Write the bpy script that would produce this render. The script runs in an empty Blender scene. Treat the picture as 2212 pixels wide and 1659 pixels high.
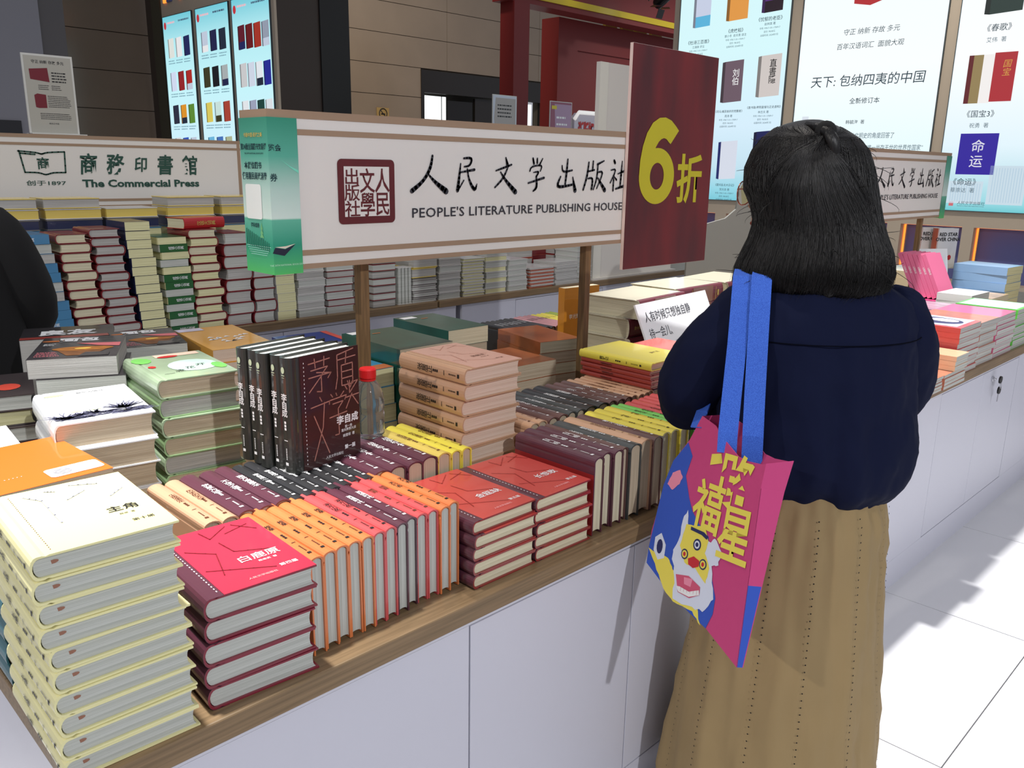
import bpy, bmesh, math, random
from mathutils import Matrix, Vector
random.seed(7)
PI = math.pi
SC = bpy.context.scene
COL = SC.collection

# ------------------------------------------------------------------ camera, world, lamps, exposure
f_px, PITCH, ROLL, YAW = 1819.7, math.radians(14.497), math.radians(.9756), math.radians(44.766)
fw = Vector((math.cos(YAW)*math.cos(PITCH), math.sin(YAW)*math.cos(PITCH), -math.sin(PITCH)))
rt = fw.cross(Vector((0, 0, 1))).normalized()
up = rt.cross(fw)
r2 = rt*math.cos(ROLL) + up*math.sin(ROLL)
u2 = up*math.cos(ROLL) - rt*math.sin(ROLL)
cd = bpy.data.cameras.new('camera')
cd.sensor_width = 36.0
cd.lens = f_px/2212*36.0
cd.clip_start = .02
cam = bpy.data.objects.new('camera', cd)
COL.objects.link(cam)
cam.matrix_world = Matrix(((r2.x, u2.x, -fw.x, 0), (r2.y, u2.y, -fw.y, 0), (r2.z, u2.z, -fw.z, 1.405), (0, 0, 0, 1)))
SC.camera = cam

SC.view_settings.view_transform = 'Standard'
SC.view_settings.look = 'None'
SC.view_settings.gamma = 1
SC.view_settings.use_curve_mapping = False
SC.view_settings.exposure = 0.0

wd = bpy.data.worlds.new('hall_ambient')
SC.world = wd
wd.use_nodes = True
wd.node_tree.nodes['Background'].inputs['Color'].default_value = (.88, .90, 1.0, 1)
wd.node_tree.nodes['Background'].inputs['Strength'].default_value = .42

def spot(name, loc, tgt, energy, size, blend, color=(1, 1, 1), rad=.06):
    l = bpy.data.lights.new(name, 'SPOT')
    l.energy = energy; l.spot_size = math.radians(size); l.spot_blend = blend; l.color = color; l.shadow_soft_size = rad
    o = bpy.data.objects.new(name, l); COL.objects.link(o)
    o.location = loc
    o.rotation_euler = (Vector(tgt)-Vector(loc)).to_track_quat('-Z', 'Y').to_euler()
    return o

spot('booth_front_lamp', (-.33, -4.07, 3.98), (1.2, .9, .7), 560, 60, .5, (.95, .96, 1.0), .05)
spot('ceiling_lamp_left', (.25, 1.35, 4.6), (.36, 1.38, .9), 1350, 23, .9, (1.0, .985, .96), .10)
spot('ceiling_lamp_mid', (1.5, 1.95, 4.6), (1.35, 1.25, .8), 170, 38, .8, (1.0, .93, .84), .08)
spot('ceiling_lamp_right', (3.5, 1.75, 4.6), (3.4, .7, .3), 1150, 52, .35, (1.0, .98, .97), .08)
spot('ceiling_lamp_back', (2.3, 3.0, 4.8), (2.2, 3.8, .8), 110, 70, .7, (1.0, .95, .88), .1)
spot('booth_left_lamp', (-4.2, 1.0, 3.6), (1.2, 1.2, .8), 330, 60, .6, (1.0, .95, .88), .06)
spot('light_box_wall_fill', (6.3, 2.6, 4.6), (8.6, 3.6, 1.0), 260, 85, .8, (1.0, .95, .88), .1)  # added fill brightening the taupe wall frames, stands for no known fixture
spot('red_booth_lamp', (11.8, 5.2, 4.4), (11.5, 8.0, 1.9), 200, 75, .8, (1.0, .95, .9), .1)
spot('hall_wall_lamp', (6.0, 8.0, 6.0), (8.5, 13.0, 2.0), 1050, 100, .9, (1.0, .90, .76), .2)

# ------------------------------------------------------------------ materials
MATS = {}
def lin(c):
    return tuple((v/255/12.92 if v/255 <= .04045 else ((v/255+.055)/1.055)**2.4) for v in c[:3]) + (1,)

def mat(name, rgb, rough=.5, metal=0, coat=0, bump=0, bscale=60, emit=0, alpha=None, spec=None, trans=0, var=0, vscale=8, sheen=0):
    if name in MATS: return MATS[name]
    m = bpy.data.materials.new(name); m.use_nodes = True
    nt = m.node_tree; b = nt.nodes['Principled BSDF']
    b.inputs['Base Color'].default_value = lin(rgb)
    b.inputs['Roughness'].default_value = rough
    b.inputs['Metallic'].default_value = metal
    if coat:
        b.inputs['Coat Weight'].default_value = coat; b.inputs['Coat Roughness'].default_value = .08
    if spec is not None: b.inputs['Specular IOR Level'].default_value = spec
    if trans: b.inputs['Transmission Weight'].default_value = trans
    if sheen: b.inputs['Sheen Weight'].default_value = sheen
    if emit:
        b.inputs['Emission Color'].default_value = lin(rgb); b.inputs['Emission Strength'].default_value = emit
    if alpha is not None: b.inputs['Alpha'].default_value = alpha
    if bump or var:
        tc = nt.nodes.new('ShaderNodeTexCoord')
        if bump:
            n = nt.nodes.new('ShaderNodeTexNoise'); n.inputs['Scale'].default_value = bscale; n.inputs['Detail'].default_value = 3
            bp = nt.nodes.new('ShaderNodeBump'); bp.inputs['Strength'].default_value = bump; bp.inputs['Distance'].default_value = .004
            nt.links.new(tc.outputs['Object'], n.inputs['Vector']); nt.links.new(n.outputs['Fac'], bp.inputs['Height'])
            nt.links.new(bp.outputs['Normal'], b.inputs['Normal'])
            if coat: nt.links.new(bp.outputs['Normal'], b.inputs['Coat Normal'])
        if var:
            n2 = nt.nodes.new('ShaderNodeTexNoise'); n2.inputs['Scale'].default_value = vscale; n2.inputs['Detail'].default_value = 4
            mx = nt.nodes.new('ShaderNodeMix'); mx.data_type = 'RGBA'
            mx.inputs['A'].default_value = lin(rgb)
            mx.inputs['B'].default_value = lin([max(0, c*(1-var)) for c in rgb])
            nt.links.new(tc.outputs['Object'], n2.inputs['Vector']); nt.links.new(n2.outputs['Fac'], mx.inputs['Factor'])
            nt.links.new(mx.outputs['Result'], b.inputs['Base Color'])
    MATS[name] = m
    return m

def cover(name, rgb, var=0):           # shrink-wrapped book cover
    return mat('cover_'+name, rgb, .42, coat=.55, bump=.10, bscale=28, var=var, vscale=20)

def stretched(name, c1, c2, scale, nscale, rough, lo=.35, hi=.65, bump=0, coat=0):   # two colours along a stretched noise: grain, leaves of paper
    m = bpy.data.materials.new(name); m.use_nodes = True
    nt = m.node_tree; b = nt.nodes['Principled BSDF']; b.inputs['Roughness'].default_value = rough
    if coat: b.inputs['Coat Weight'].default_value = coat; b.inputs['Coat Roughness'].default_value = .15
    tc = nt.nodes.new('ShaderNodeTexCoord'); mp = nt.nodes.new('ShaderNodeMapping'); mp.inputs['Scale'].default_value = scale
    n = nt.nodes.new('ShaderNodeTexNoise'); n.inputs['Scale'].default_value = nscale; n.inputs['Detail'].default_value = 4
    r = nt.nodes.new('ShaderNodeValToRGB')
    r.color_ramp.elements[0].position = lo; r.color_ramp.elements[0].color = lin(c1)
    r.color_ramp.elements[1].position = hi; r.color_ramp.elements[1].color = lin(c2)
    nt.links.new(tc.outputs['Object'], mp.inputs['Vector']); nt.links.new(mp.outputs['Vector'], n.inputs['Vector'])
    nt.links.new(n.outputs['Fac'], r.inputs['Fac']); nt.links.new(r.outputs['Color'], b.inputs['Base Color'])
    if bump:
        bp = nt.nodes.new('ShaderNodeBump'); bp.inputs['Strength'].default_value = bump; bp.inputs['Distance'].default_value = .002
        nt.links.new(n.outputs['Fac'], bp.inputs['Height']); nt.links.new(bp.outputs['Normal'], b.inputs['Normal'])
    MATS[name] = m
    return m

WOOD = stretched('oak_edge', (114, 93, 66), (140, 115, 84), (1.0, 30, 40), 5, .42, bump=.06)
POSTWOOD = stretched('oak_post', (104, 80, 52), (138, 108, 72), (30, 30, 1.5), 5, .5)
WHITE = mat('white_laminate', (206, 206, 217), .38, bump=.02, bscale=4)
GAP = mat('dark_gap', (22, 22, 26), .8)
PAPER = {
 'white': stretched('paper_white', (172, 175, 167), (200, 202, 195), (1.5, 1.5, 260), 3, .75, bump=.3),
 'grey': stretched('paper_grey', (160, 158, 152), (192, 190, 185), (1.5, 1.5, 260), 3, .75, bump=.3),
 'cream': stretched('paper_cream', (200, 192, 160), (226, 219, 190), (1.5, 1.5, 260), 3, .75, bump=.3),
 'yellow': stretched('paper_yellow', (206, 202, 150), (232, 228, 182), (1.5, 1.5, 260), 3, .75, bump=.3),
 'tan': stretched('paper_tan', (176, 158, 132), (205, 190, 164), (1.5, 1.5, 260), 3, .75, bump=.3),
 'pink': stretched('paper_pink', (212, 184, 162), (230, 208, 188), (1.5, 1.5, 260), 3, .75, bump=.3),
}
INK_W = mat('ink_white', (236, 236, 236), .5)
INK_K = mat('ink_black', (24, 22, 24), .5)
INK_BR = mat('ink_brown', (96, 52, 30), .5)
INK_R = mat('ink_red', (190, 36, 34), .5)
INK_Y = mat('ink_gold', (196, 176, 92), .5)
INK_G = mat('ink_green', (32, 74, 62), .5)

# ------------------------------------------------------------------ mesh helpers
def tag(o, label=None, cat=None, group=None, kind=None):
    if label: o['label'] = label
    if cat: o['category'] = cat
    if group: o['group'] = group
    if kind: o['kind'] = kind
    return o

def empty(name, loc=(0, 0, 0), rz=0, label=None, cat=None, group=None, kind=None):
    o = bpy.data.objects.new(name, None); COL.objects.link(o)
    o.location = loc; o.rotation_euler = (0, 0, rz); o.empty_display_size = .05
    return tag(o, label, cat, group, kind)

def link(name, me, m=None, parent=None, mw=None):
    o = bpy.data.objects.new(name, me); COL.objects.link(o)
    if m is not None:
        if not me.materials: me.materials.append(None)
        o.material_slots[0].link = 'OBJECT'; o.material_slots[0].material = m
    if parent is not None: o.parent = parent
    if mw is not None: o.matrix_basis = mw
    return o

def mesh(name, vs, fs, smooth=False):
    me = bpy.data.meshes.new(name); me.from_pydata([tuple(v) for v in vs], [], fs); me.update()
    if smooth:
        for p in me.polygons: p.use_smooth = True
    return me

BOXF = [(0, 3, 2, 1), (4, 5, 6, 7), (0, 1, 5, 4), (1, 2, 6, 5), (2, 3, 7, 6), (3, 0, 4, 7)]
def boxes(lst):            # several boxes (x0,y0,z0,x1,y1,z1) in one mesh piece
    vs, fs = [], []
    for (x0, y0, z0, x1, y1, z1) in lst:
        n = len(vs)
        vs += [(x0, y0, z0), (x1, y0, z0), (x1, y1, z0), (x0, y1, z0), (x0, y0, z1), (x1, y0, z1), (x1, y1, z1), (x0, y1, z1)]
        fs += [tuple(n+i for i in f) for f in BOXF]
    return vs, fs

def box(name, x0, y0, z0, x1, y1, z1, m, parent=None, bevel=0):
    me = mesh(name, *boxes([(x0, y0, z0, x1, y1, z1)]))
    o = link(name, me, m, parent)
    if bevel:
        b = o.modifiers.new('bevel', 'BEVEL'); b.width = bevel; b.segments = 2
    return o

def extr(prof, y0, y1):     # extrude an (x,z) outline along y
    n = len(prof)
    vs = [(x, y0, z) for x, z in prof]+[(x, y1, z) for x, z in prof]
    fs = [(i, (i+1) % n, n+(i+1) % n, n+i) for i in range(n)] + [tuple(range(n-1, -1, -1)), tuple(range(n, 2*n))]
    return vs, fs

def fix(me):
    bm = bmesh.new(); bm.from_mesh(me); bmesh.ops.recalc_face_normals(bm, faces=bm.faces); bm.to_mesh(me); bm.free(); me.update()
    return me

def tube(name, pts, rad, m, parent=None, seg=8, closed=False):
    P = [Vector(p) for p in pts]; n = len(P)
    R = rad if isinstance(rad, (list, tuple)) else [rad]*n
    vs, fs = [], []
    pu = None
    for i, p in enumerate(P):
        if closed: d = (P[(i+1) % n]-P[i-1]).normalized()
        else: d = (P[min(i+1, n-1)]-P[max(i-1, 0)]).normalized()
        u = pu if pu else (Vector((0, 0, 1)) if abs(d.z) < .9 else Vector((1, 0, 0)))
        u = (u-d*u.dot(d)).normalized(); pu = u; v = d.cross(u)
        for k in range(seg):
            a = 2*PI*k/seg; vs.append(p+(u*math.cos(a)+v*math.sin(a))*R[i])
    for i in range(n if closed else n-1):
        j = (i+1) % n
        for k in range(seg):
            fs.append((i*seg+k, i*seg+(k+1) % seg, j*seg+(k+1) % seg, j*seg+k))
    if not closed: fs += [tuple(range(seg-1, -1, -1)), tuple((n-1)*seg+k for k in range(seg))]
    return link(name, mesh(name, vs, fs, True), m, parent)

def loft(rings, cap=True):
    n = len(rings[0]); vs = [p for r in rings for p in r]; fs = []
    for i in range(len(rings)-1):
        for k in range(n):
            fs.append((i*n+k, i*n+(k+1) % n, (i+1)*n+(k+1) % n, (i+1)*n+k))
    if cap: fs += [tuple(range(n-1, -1, -1)), tuple((len(rings)-1)*n+k for k in range(n))]
    return vs, fs

def lathe(prof, seg=20):
    return loft([[(r*math.cos(2*PI*k/seg), r*math.sin(2*PI*k/seg), z) for k in range(seg)] for r, z in prof])

TX = {}
def txt(s, size, bold=0, stretch=1, lead=1.0, space=1.0, shear=0, just='CENTER', res=2):   # centred lettering mesh in the XY plane
    k = (s, size, bold, stretch, lead, space, shear, just, res)
    if k in TX: return TX[k]
    c = bpy.data.curves.new('lettering', 'FONT'); c.body = s; c.size = 1; c.resolution_u = res; c.offset = bold
    c.space_line = lead; c.space_character = space; c.shear = shear; c.align_x = just
    o = bpy.data.objects.new('lettering', c)
    me = bpy.data.meshes.new_from_object(o)
    bpy.data.objects.remove(o); bpy.data.curves.remove(c)
    xs = [v.co.x for v in me.vertices]; ys = [v.co.y for v in me.vertices]
    cx, cy = (min(xs)+max(xs))/2, (min(ys)+max(ys))/2
    if just == 'LEFT': cx = min(xs)
    for v in me.vertices: v.co = ((v.co.x-cx)*size*stretch, (v.co.y-cy)*size, 0)
    me.materials.clear(); me.materials.append(None)
    me.name = 'lettering'
    TX[k] = me
    return me

def frame(o, xd, yd):
    o = Vector(o); x = Vector(xd).normalized(); y = Vector(yd).normalized(); z = x.cross(y)
    return Matrix(((x.x, y.x, z.x, o.x), (x.y, y.y, z.y, o.y), (x.z, y.z, z.z, o.z), (0, 0, 0, 1)))

def write(parent, name, s, size, m, o, xd, yd, **kw):
    return link(name, txt(s, size, **kw), m, parent, frame(o, xd, yd))

def flat(parent, name, polys, m, o, xd, yd):     # flat printed shapes; polys = list of outlines in the plane
    vs, fs = [], []
    for p in polys:
        n = len(vs); vs += [(q[0], q[1], 0) for q in p]; fs.append(tuple(range(n, n+len(p))))
    r = link(name, mesh(name, vs, fs), m, parent, frame(o, xd, yd))
    if name in ('cover_linework', 'body_text'): r['kind'] = 'stuff'
    return r

def brush(strokes, sx, sy, ox=0, oy=0, wk=1.0):     # tapering brush strokes -> outlines; each stroke = [(x,y,w),...]
    out = []
    for s in strokes:
        P = []
        for i in range(len(s)-1):
            a, b = s[i], s[i+1]
            for t in (0, .34, .67): P.append(tuple(a[j]+(b[j]-a[j])*t for j in range(3)))
        P.append(s[-1])
        for _ in range(2):
            P = [P[0]]+[tuple((P[i-1][j]+2*P[i][j]+P[i+1][j])/4 for j in range(3)) for i in range(1, len(P)-1)]+[P[-1]]
        P = [(ox+x*sx, oy+y*sy, w*wk*(sx+sy)/4) for x, y, w in P]
        for i in range(len(P)-1):
            x0, y0, w0 = P[i]; x1, y1, w1 = P[i+1]
            d = math.hypot(x1-x0, y1-y0) or 1e-6; nx, ny = -(y1-y0)/d, (x1-x0)/d
            out.append([(x0+nx*w0, y0+ny*w0), (x0-nx*w0, y0-ny*w0), (x1-nx*w1, y1-ny*w1), (x1+nx*w1, y1+ny*w1)])
        for (x, y, w) in P: out.append([(x+w*math.cos(a*PI/4), y+w*math.sin(a*PI/4)) for a in range(8)])
    return out

def rrect(x0, y0, x1, y1, r, n=4):
    out = []
    for cx, cy, a0 in ((x1-r, y1-r, 0), (x0+r, y1-r, 90), (x0+r, y0+r, 180), (x1-r, y0+r, 270)):
        for k in range(n+1):
            a = math.radians(a0+90*k/n); out.append((cx+r*math.cos(a), cy+r*math.sin(a)))
    return out

def rect(x0, y0, x1, y1): return [(x0, y0), (x1, y0), (x1, y1), (x0, y1)]
def ell(cx, cy, a, b, n=20): return [(cx+a*math.cos(2*PI*k/n), cy+b*math.sin(2*PI*k/n)) for k in range(n)]
def lines(x0, x1, y0, n, dy, h, ragged=.3):          # rows of print too small to read
    out = []
    for i in range(n):
        x = x0; e = x1-(x1-x0)*ragged*random.random()
        while x < e:
            w = h*random.uniform(.8, 2.6); out.append(rect(x, y0-i*dy, min(x+w, e), y0-i*dy+h)); x += w+h*.45
    return out
# ------------------------------------------------------------------ the setting
FL = mat('floor_tile', (214, 214, 216), .22, bump=.015, bscale=3)
fl = empty('floor', kind='structure')
vs = [(-6, -8, 0), (16, -8, 0), (16, 18, 0), (-6, 18, 0)]
link('floor_base', mesh('floor_base', [(x, y, -.01) for x, y, z in vs], [(0, 1, 2, 3)]), mat('grout', (120, 120, 122), .8), fl)
tm = mesh('tile', *boxes([(.0015, .0015, -.009, .7985, .7985, 0)]))
for i in range(0, 12):
    for j in range(-3, 3):
        t = link('tile', tm, FL, fl); t.location = (i*.8-.4, j*.8+.485, 0)
vs, fs = [], []
for i in range(-7, 20):
    for j in range(-10, 22):
        if 0 <= i < 12 and -3 <= j < 3: continue
        v2, f2 = boxes([(i*.8-.4+.0015, j*.8+.485+.0015, -.009, i*.8-.4+.7985, j*.8+.485+.7985, 0)])
        n = len(vs); vs += v2; fs += [tuple(n+q for q in f) for f in f2]
t = link('tile_field', mesh('tile_field', vs, fs), FL, fl); t['kind'] = 'stuff'

# stone hall wall (slabs with recessed joints) far behind, facing -Y
STONE = mat('stone_beige', (150, 134, 116), .22, var=.12, vscale=1.5)
w = empty('wall_back', (0, 13.0, 0), kind='structure')
link('wall_core', mesh('wall_core', *boxes([(1.0, .03, 0, 10.55, .3, 8), (13.9, .03, 0, 19, .3, 8), (10.55, .03, 3.13, 13.9, .3, 8)])), mat('stone_joint', (84, 75, 64), .8), w)
for r in range(14):
    z0, z1 = r*.522+.018, r*.522+.53
    for c in range(7):
        x0 = 1.0+c*2.55-(r % 2)*.0; x1 = x0+2.542
        segs = [(x0, x1)]
        if z0 < 3.1: segs = [(x0, min(x1, 10.55)), (max(x0, 13.9), x1)]
        for p, q in segs:
            if q-p > .05: box('stone_slab', p, 0, z0, q, .06, z1, STONE, w)
DKM = mat('dark_bronze', (30, 26, 23), .35)
d = empty('door_1', (10.55, 12.98, 0), kind='structure')
box('door_frame', 0, 0, 0, .07, .1, 3.12, DKM, d); box('door_frame', 3.28, 0, 0, 3.35, .1, 3.12, DKM, d); box('lintel', .07, 0, 2.72, 3.28, .1, 3.12, DKM, d)
GLS = mat('daylight_glass', (238, 246, 246), .3, emit=1.5)
for x0, x1 in ((.09, .14), (.17, .58), (.61, .70), (2.45, 2.75), (2.78, 3.1)):
    for z0, z1 in ((1.2, 2.20), (2.23, 2.68)):
        box('pane', x0, .12, z0, x1, .13, z1, GLS, d)
box('door_leaf', .74, .1, .02, 1.38, .16, 2.62, mat('door_black', (16, 16, 17), .5), d)
box('door_leaf', 1.45, .1, .02, 2.4, .16, 2.7, DKM, d)
box('corridor_back', .07, .5, 0, 3.28, .55, 3.1, mat('corridor', (60, 56, 50), .6), d)
ns = empty('no_smoking_sign', (9.65, 12.99, 2.27), label='small tan no smoking notice on the stone wall', cat='sign')
box('plate', -.135, -.012, -.12, .135, 0, .12, mat('notice_tan', (170, 140, 84), .5), ns)
o = tube('prohibition_ring', [(.085*math.cos(a*PI/8), -.016, .02+.085*math.sin(a*PI/8)) for a in range(16)], .009, INK_K, ns, 6, True)
tube('prohibition_bar', [(-.06, -.016, .08), (.06, -.016, -.04)], .008, INK_K, ns, 6)
box('pictogram', -.045, -.016, .0, .045, -.012, .022, INK_K, ns)

# big grey column at the far left
box('wall_left', -1.2, 9.6, 0, 3.0, 10.2, 8, mat('column_grey', (138, 136, 142), .5), None)['kind'] = 'structure'
box('trim_1', 3.0, 9.63, 0, 3.24, 10.18, 8, mat('column_grey_dark', (92, 88, 88), .5), None)['kind'] = 'structure'
vt = box('wall_vent', 2.2, 9.58, 1.60, 2.72, 9.6, 1.76, mat('vent_dark', (38, 38, 42), .5)); tag(vt, 'dark rectangular opening low on the grey column', 'vent')

# right-hand light-box wall, facing -X, with recessed niches below
TAN = mat('taupe_wall', (196, 180, 158), .55)
w = empty('wall_right', (8.6, 0, 0), kind='structure')
LBY = [(5.93, 4.57), (4.44, 3.03), (2.93, 1.40)]
LZ0, LZ1 = 1.07, 3.75
bx_ = [(0, -1.0, 0, .25, 6.02, .42), (0, -1.0, .925, .25, 6.02, LZ0), (0, -1.0, LZ1, .25, 6.02, 4.3)]
e = [6.02, 5.93, 4.57, 4.44, 3.03, 2.93, 1.40, -1.0]
for k in range(0, 8, 2): bx_.append((0, e[k+1], LZ0, .25, e[k], LZ1))
nich = [(5.62, 5.28), (5.02, 4.42), (4.26, 3.66), (3.49, 3.30), (3.14, 2.66), (2.50, 1.90), (1.74, 1.14)]
nich = [(5.86, 5.30), (5.16, 4.60), (4.46, 3.90), (3.82, 3.35), (3.22, 2.66), (2.56, 2.00), (1.86, 1.30)]
prev = 6.02
for a, b in nich: bx_.append((0, a, .42, .25, prev, .925)); prev = b
bx_.append((0, -1.0, .42, .25, prev, .925))
link('wall_face', mesh('wall_face', *boxes(bx_)), TAN, w)
for a, b in nich:
    box('niche_panel', .19, b, .42, .2, a, .925, mat('niche_blue', (98, 106, 164), .6), w)
    box('light_strip', .10, b+.01, .918, .13, a-.01, .924, mat('amber_strip', (255, 140, 52), .5, emit=1.5), w)
    box('light_strip', .09, a-.012, .43, .12, a-.004, .915, mat('amber_strip', (255, 140, 52), .5, emit=1.5), w)

# dark pier structure carrying the left light boxes
w = empty('wall_pier', (0, 0, 0), kind='structure')
link('pier_core', mesh('pier_core', *boxes([(5.03, 8.60, 0, 5.55, 11.9, 6)])), mat('pier_brown', (58, 46, 38), .5), w)
link('pier_edge', mesh('pier_edge', *boxes([(5.55, 8.58, 0, 5.93, 11.9, 6)])), mat('pier_black', (10, 9, 9), .5), w)
box('pier_reveal', 4.98, 11.36, 0, 5.03, 11.62, 6, mat('pier_olive', (66, 62, 46), .5), w)

# ------------------------------------------------------------------ counters
def seam_counter(name, y0, y1, x0, x1, label, doors, lip=.012):
    c = empty(name, (0, 0, 0), label=label, cat='counter')
    box('carcass', x0+lip+.01, y0+lip+.02, .06, x1-.02, y1-.03, .668, WHITE, c)
    box('plinth', x0+lip+.012, y0+lip+.0205, 0, x1-.02, y1-.03, .06, WHITE, c)
    # fixed rails and doors on the front face, real joints between them
    yf0, yf1 = y0+lip, y0+lip+.018
    edges = [x0+lip]
    zz = (.112, .652)
    for (a, b) in doors: edges += [a, b]
    edges.append(x1-.02)
    box('face_rail', x0+lip, yf0, .655, x1-.02, yf1, .668, WHITE, c)
    box('kick_rail', x0+lip, yf0, .0, x1-.02, yf1, .109, WHITE, c)
    for k in range(0, len(edges), 2):
        if edges[k+1]-edges[k] > .02: box('face_panel', edges[k]+.0015, yf0, .1095, edges[k+1]-.0015, yf1, .6545, WHITE, c)
    for (a, b) in doors:
        mid = (a+b)/2
        box('door', a+.0025, yf0, zz[0], mid-.0015, yf1, zz[1], WHITE, c, .001)
        box('door', mid+.0015, yf0, zz[0], b-.0025, yf1, zz[1], WHITE, c, .001)
        box('shadow_gap', a, yf1, .11, b, yf1+.002, .6545, GAP, c)
    return c
def worktop(name, x0, y0, x1, y1, label):
    o = box(name, x0, y0, .669, x1, y1, .705, WOOD, None, .0025); tag(o, label, 'worktop'); return o

seam_counter('display_counter', .930, 2.60, .2373, 5.9, 'long white laminate display counter the woman stands at', [(.858, 1.778), (3.094, 4.02), (4.5, 5.42)])
worktop('counter_top', .2373, .928, 5.9, 2.60, 'long oak worktop of the nearest counter, crowded with books')
seam_counter('display_counter', 3.402, 4.70, -.6, 3.02, 'white counter in the back left, under the green logo sign', [(.2, 1.1), (1.5, 2.4)])
worktop('counter_top', -.6, 3.40, 2.86, 4.70, 'oak worktop of the back left counter carrying dictionaries')
seam_counter('display_counter', 3.402, 4.70, 3.03, 6.6, 'white counter further right behind the main sign', [(3.46, 4.26), (4.8, 5.6)])
worktop('counter_top', 2.875, 3.40, 6.6, 4.70, 'oak worktop of the far counter behind the large sign')
# key hanging in the door lock at the right
k = empty('cabinet_key', (3.665, .942, .617), label='pair of keys with black bows hanging in a cabinet lock', cat='keys')
CHR = mat('chrome', (200, 200, 205), .2, 1)
vs, fs = lathe([(.011, 0), (.011, .006), (.008, .008)], 14)
o = link('lock_cylinder', mesh('lock_cylinder', vs, fs), CHR, k); o.rotation_euler = (PI/2, 0, 0)
BLK = mat('black_plastic', (16, 16, 18), .35)
def bow(n, x, z, rot):
    o = link(n, mesh(n, *loft([[(.017*math.cos(a*PI/8), -.004+d, .015*math.sin(a*PI/8)) for a in range(16)] for d in (0, .006)])), BLK, k)
    o.location = (x, -.028, z); return o
tube('key_blade', [(0, -.006, 0), (0, -.016, 0)], .004, CHR, k); bow('key_bow', .012, -.002, 0); bow('key_bow', .014, -.045, 0)
tube('key_ring', [(.012+.009*math.cos(a*PI/6), -.033, -.024+.012*math.sin(a*PI/6)) for a in range(12)], .0012, CHR, k, 6, True)
box('key_blade', .011, -.0285, -.092, .018, -.0265, -.055, CHR, k)
# ------------------------------------------------------------------ books
# local axes of every book: x from spine (0) to fore-edge (w), y from foot (0) to head (l), z thickness
BM = {}
def book_mesh(w, l, t, kind):
    k = (round(w, 4), round(l, 4), round(t, 4), kind)
    if k in BM: return BM[k]
    c = .0026 if kind == 'hard' else .0006
    if kind == 'hard':
        b = min(.009, t*.28); g = .012
        arc = [(-b*math.sin(PI*i/8)+.003, t-(t)*(1-math.cos(PI*i/8))/2) for i in range(9)]
        arci = [(x+c, c+(z/t)*(t-2*c)) for x, z in arc]
        top = [(w, t), (g+.004, t), (g, t-.0012), (g-.004, t)]
        bot = [(g-.004, 0), (g, .0012), (g+.004, 0), (w, 0)]
        prof = top+arc+bot+[(w, c)]+arci[::-1]+[(w, t-c)]
        cv = fix(mesh('cover', *extr(prof, 0, l)))
        e = .0035; t0, t1 = c+.0002, t-c-.0002
        sp = [(.0035+c-(b-.001)*math.sin(PI*i/8), t1-(t1-t0)*(1-math.cos(PI*i/8))/2) for i in range(9)]
        cc = min(.005, t*.14)
        fe = [(w-e-cc*math.sin(PI*i/6), t0+(t1-t0)*(1-math.cos(PI*i/6))/2) for i in range(7)]
        pg = fix(mesh('pages', *extr(sp+fe, e, l-e)))
    else:
        prof = [(w, t), (0, t), (0, 0), (w, 0), (w, c), (c, c), (c, t-c), (w, t-c)]
        cv = fix(mesh('cover', *extr(prof, 0, l)))
        pg = mesh('pages', *boxes([(c, .0005, c, w-.0008, l-.0005, t-c)]))
    BM[k] = (cv, pg)
    return cv, pg
SPM = {}
def strip_mesh(w, l, t, s):     # contrasting spine strip wrapped over the hinge
    k = (round(l, 4), round(t, 4), s)
    if k not in SPM:
        b = min(.009, t*.28)+.0005; g = .0005
        arc = [(-b*math.sin(PI*i/8)+.003, t+g-(t+2*g)*(1-math.cos(PI*i/8))/2) for i in range(9)]
        prof = [(s, t+g)]+arc+[(s, -g), (s, -g+.0004)]+[(x+.0004, g*0+.0002+(z/t)*(t-.0004)) for x, z in arc[::-1]]+[(s, t+g-.0004)]
        SPM[k] = fix(mesh('spine_strip', *extr(prof, -.0003, l+.0003)))
    return SPM[k]

FLAT = Matrix.Identity(4)
SPINE_UP = Matrix(((0, 0, 1, 0), (0, 1, 0, 0), (-1, 0, 0, 0), (0, 0, 0, 1)))
UPRIGHT = Matrix(((1, 0, 0, 0), (0, 0, -1, 0), (0, 1, 0, 0), (0, 0, 0, 1)))   # head up, front cover facing -Y
NB = [0]
ORD = ['top', 'second', 'third', 'fourth', 'fifth', 'sixth', 'seventh', 'eighth', 'ninth', 'tenth', 'eleventh', 'twelfth', 'thirteenth', 'fourteenth', 'fifteenth']
NTH = ['first']+ORD[1:]+['sixteenth', 'seventeenth', 'eighteenth', 'nineteenth', 'twentieth']

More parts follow.
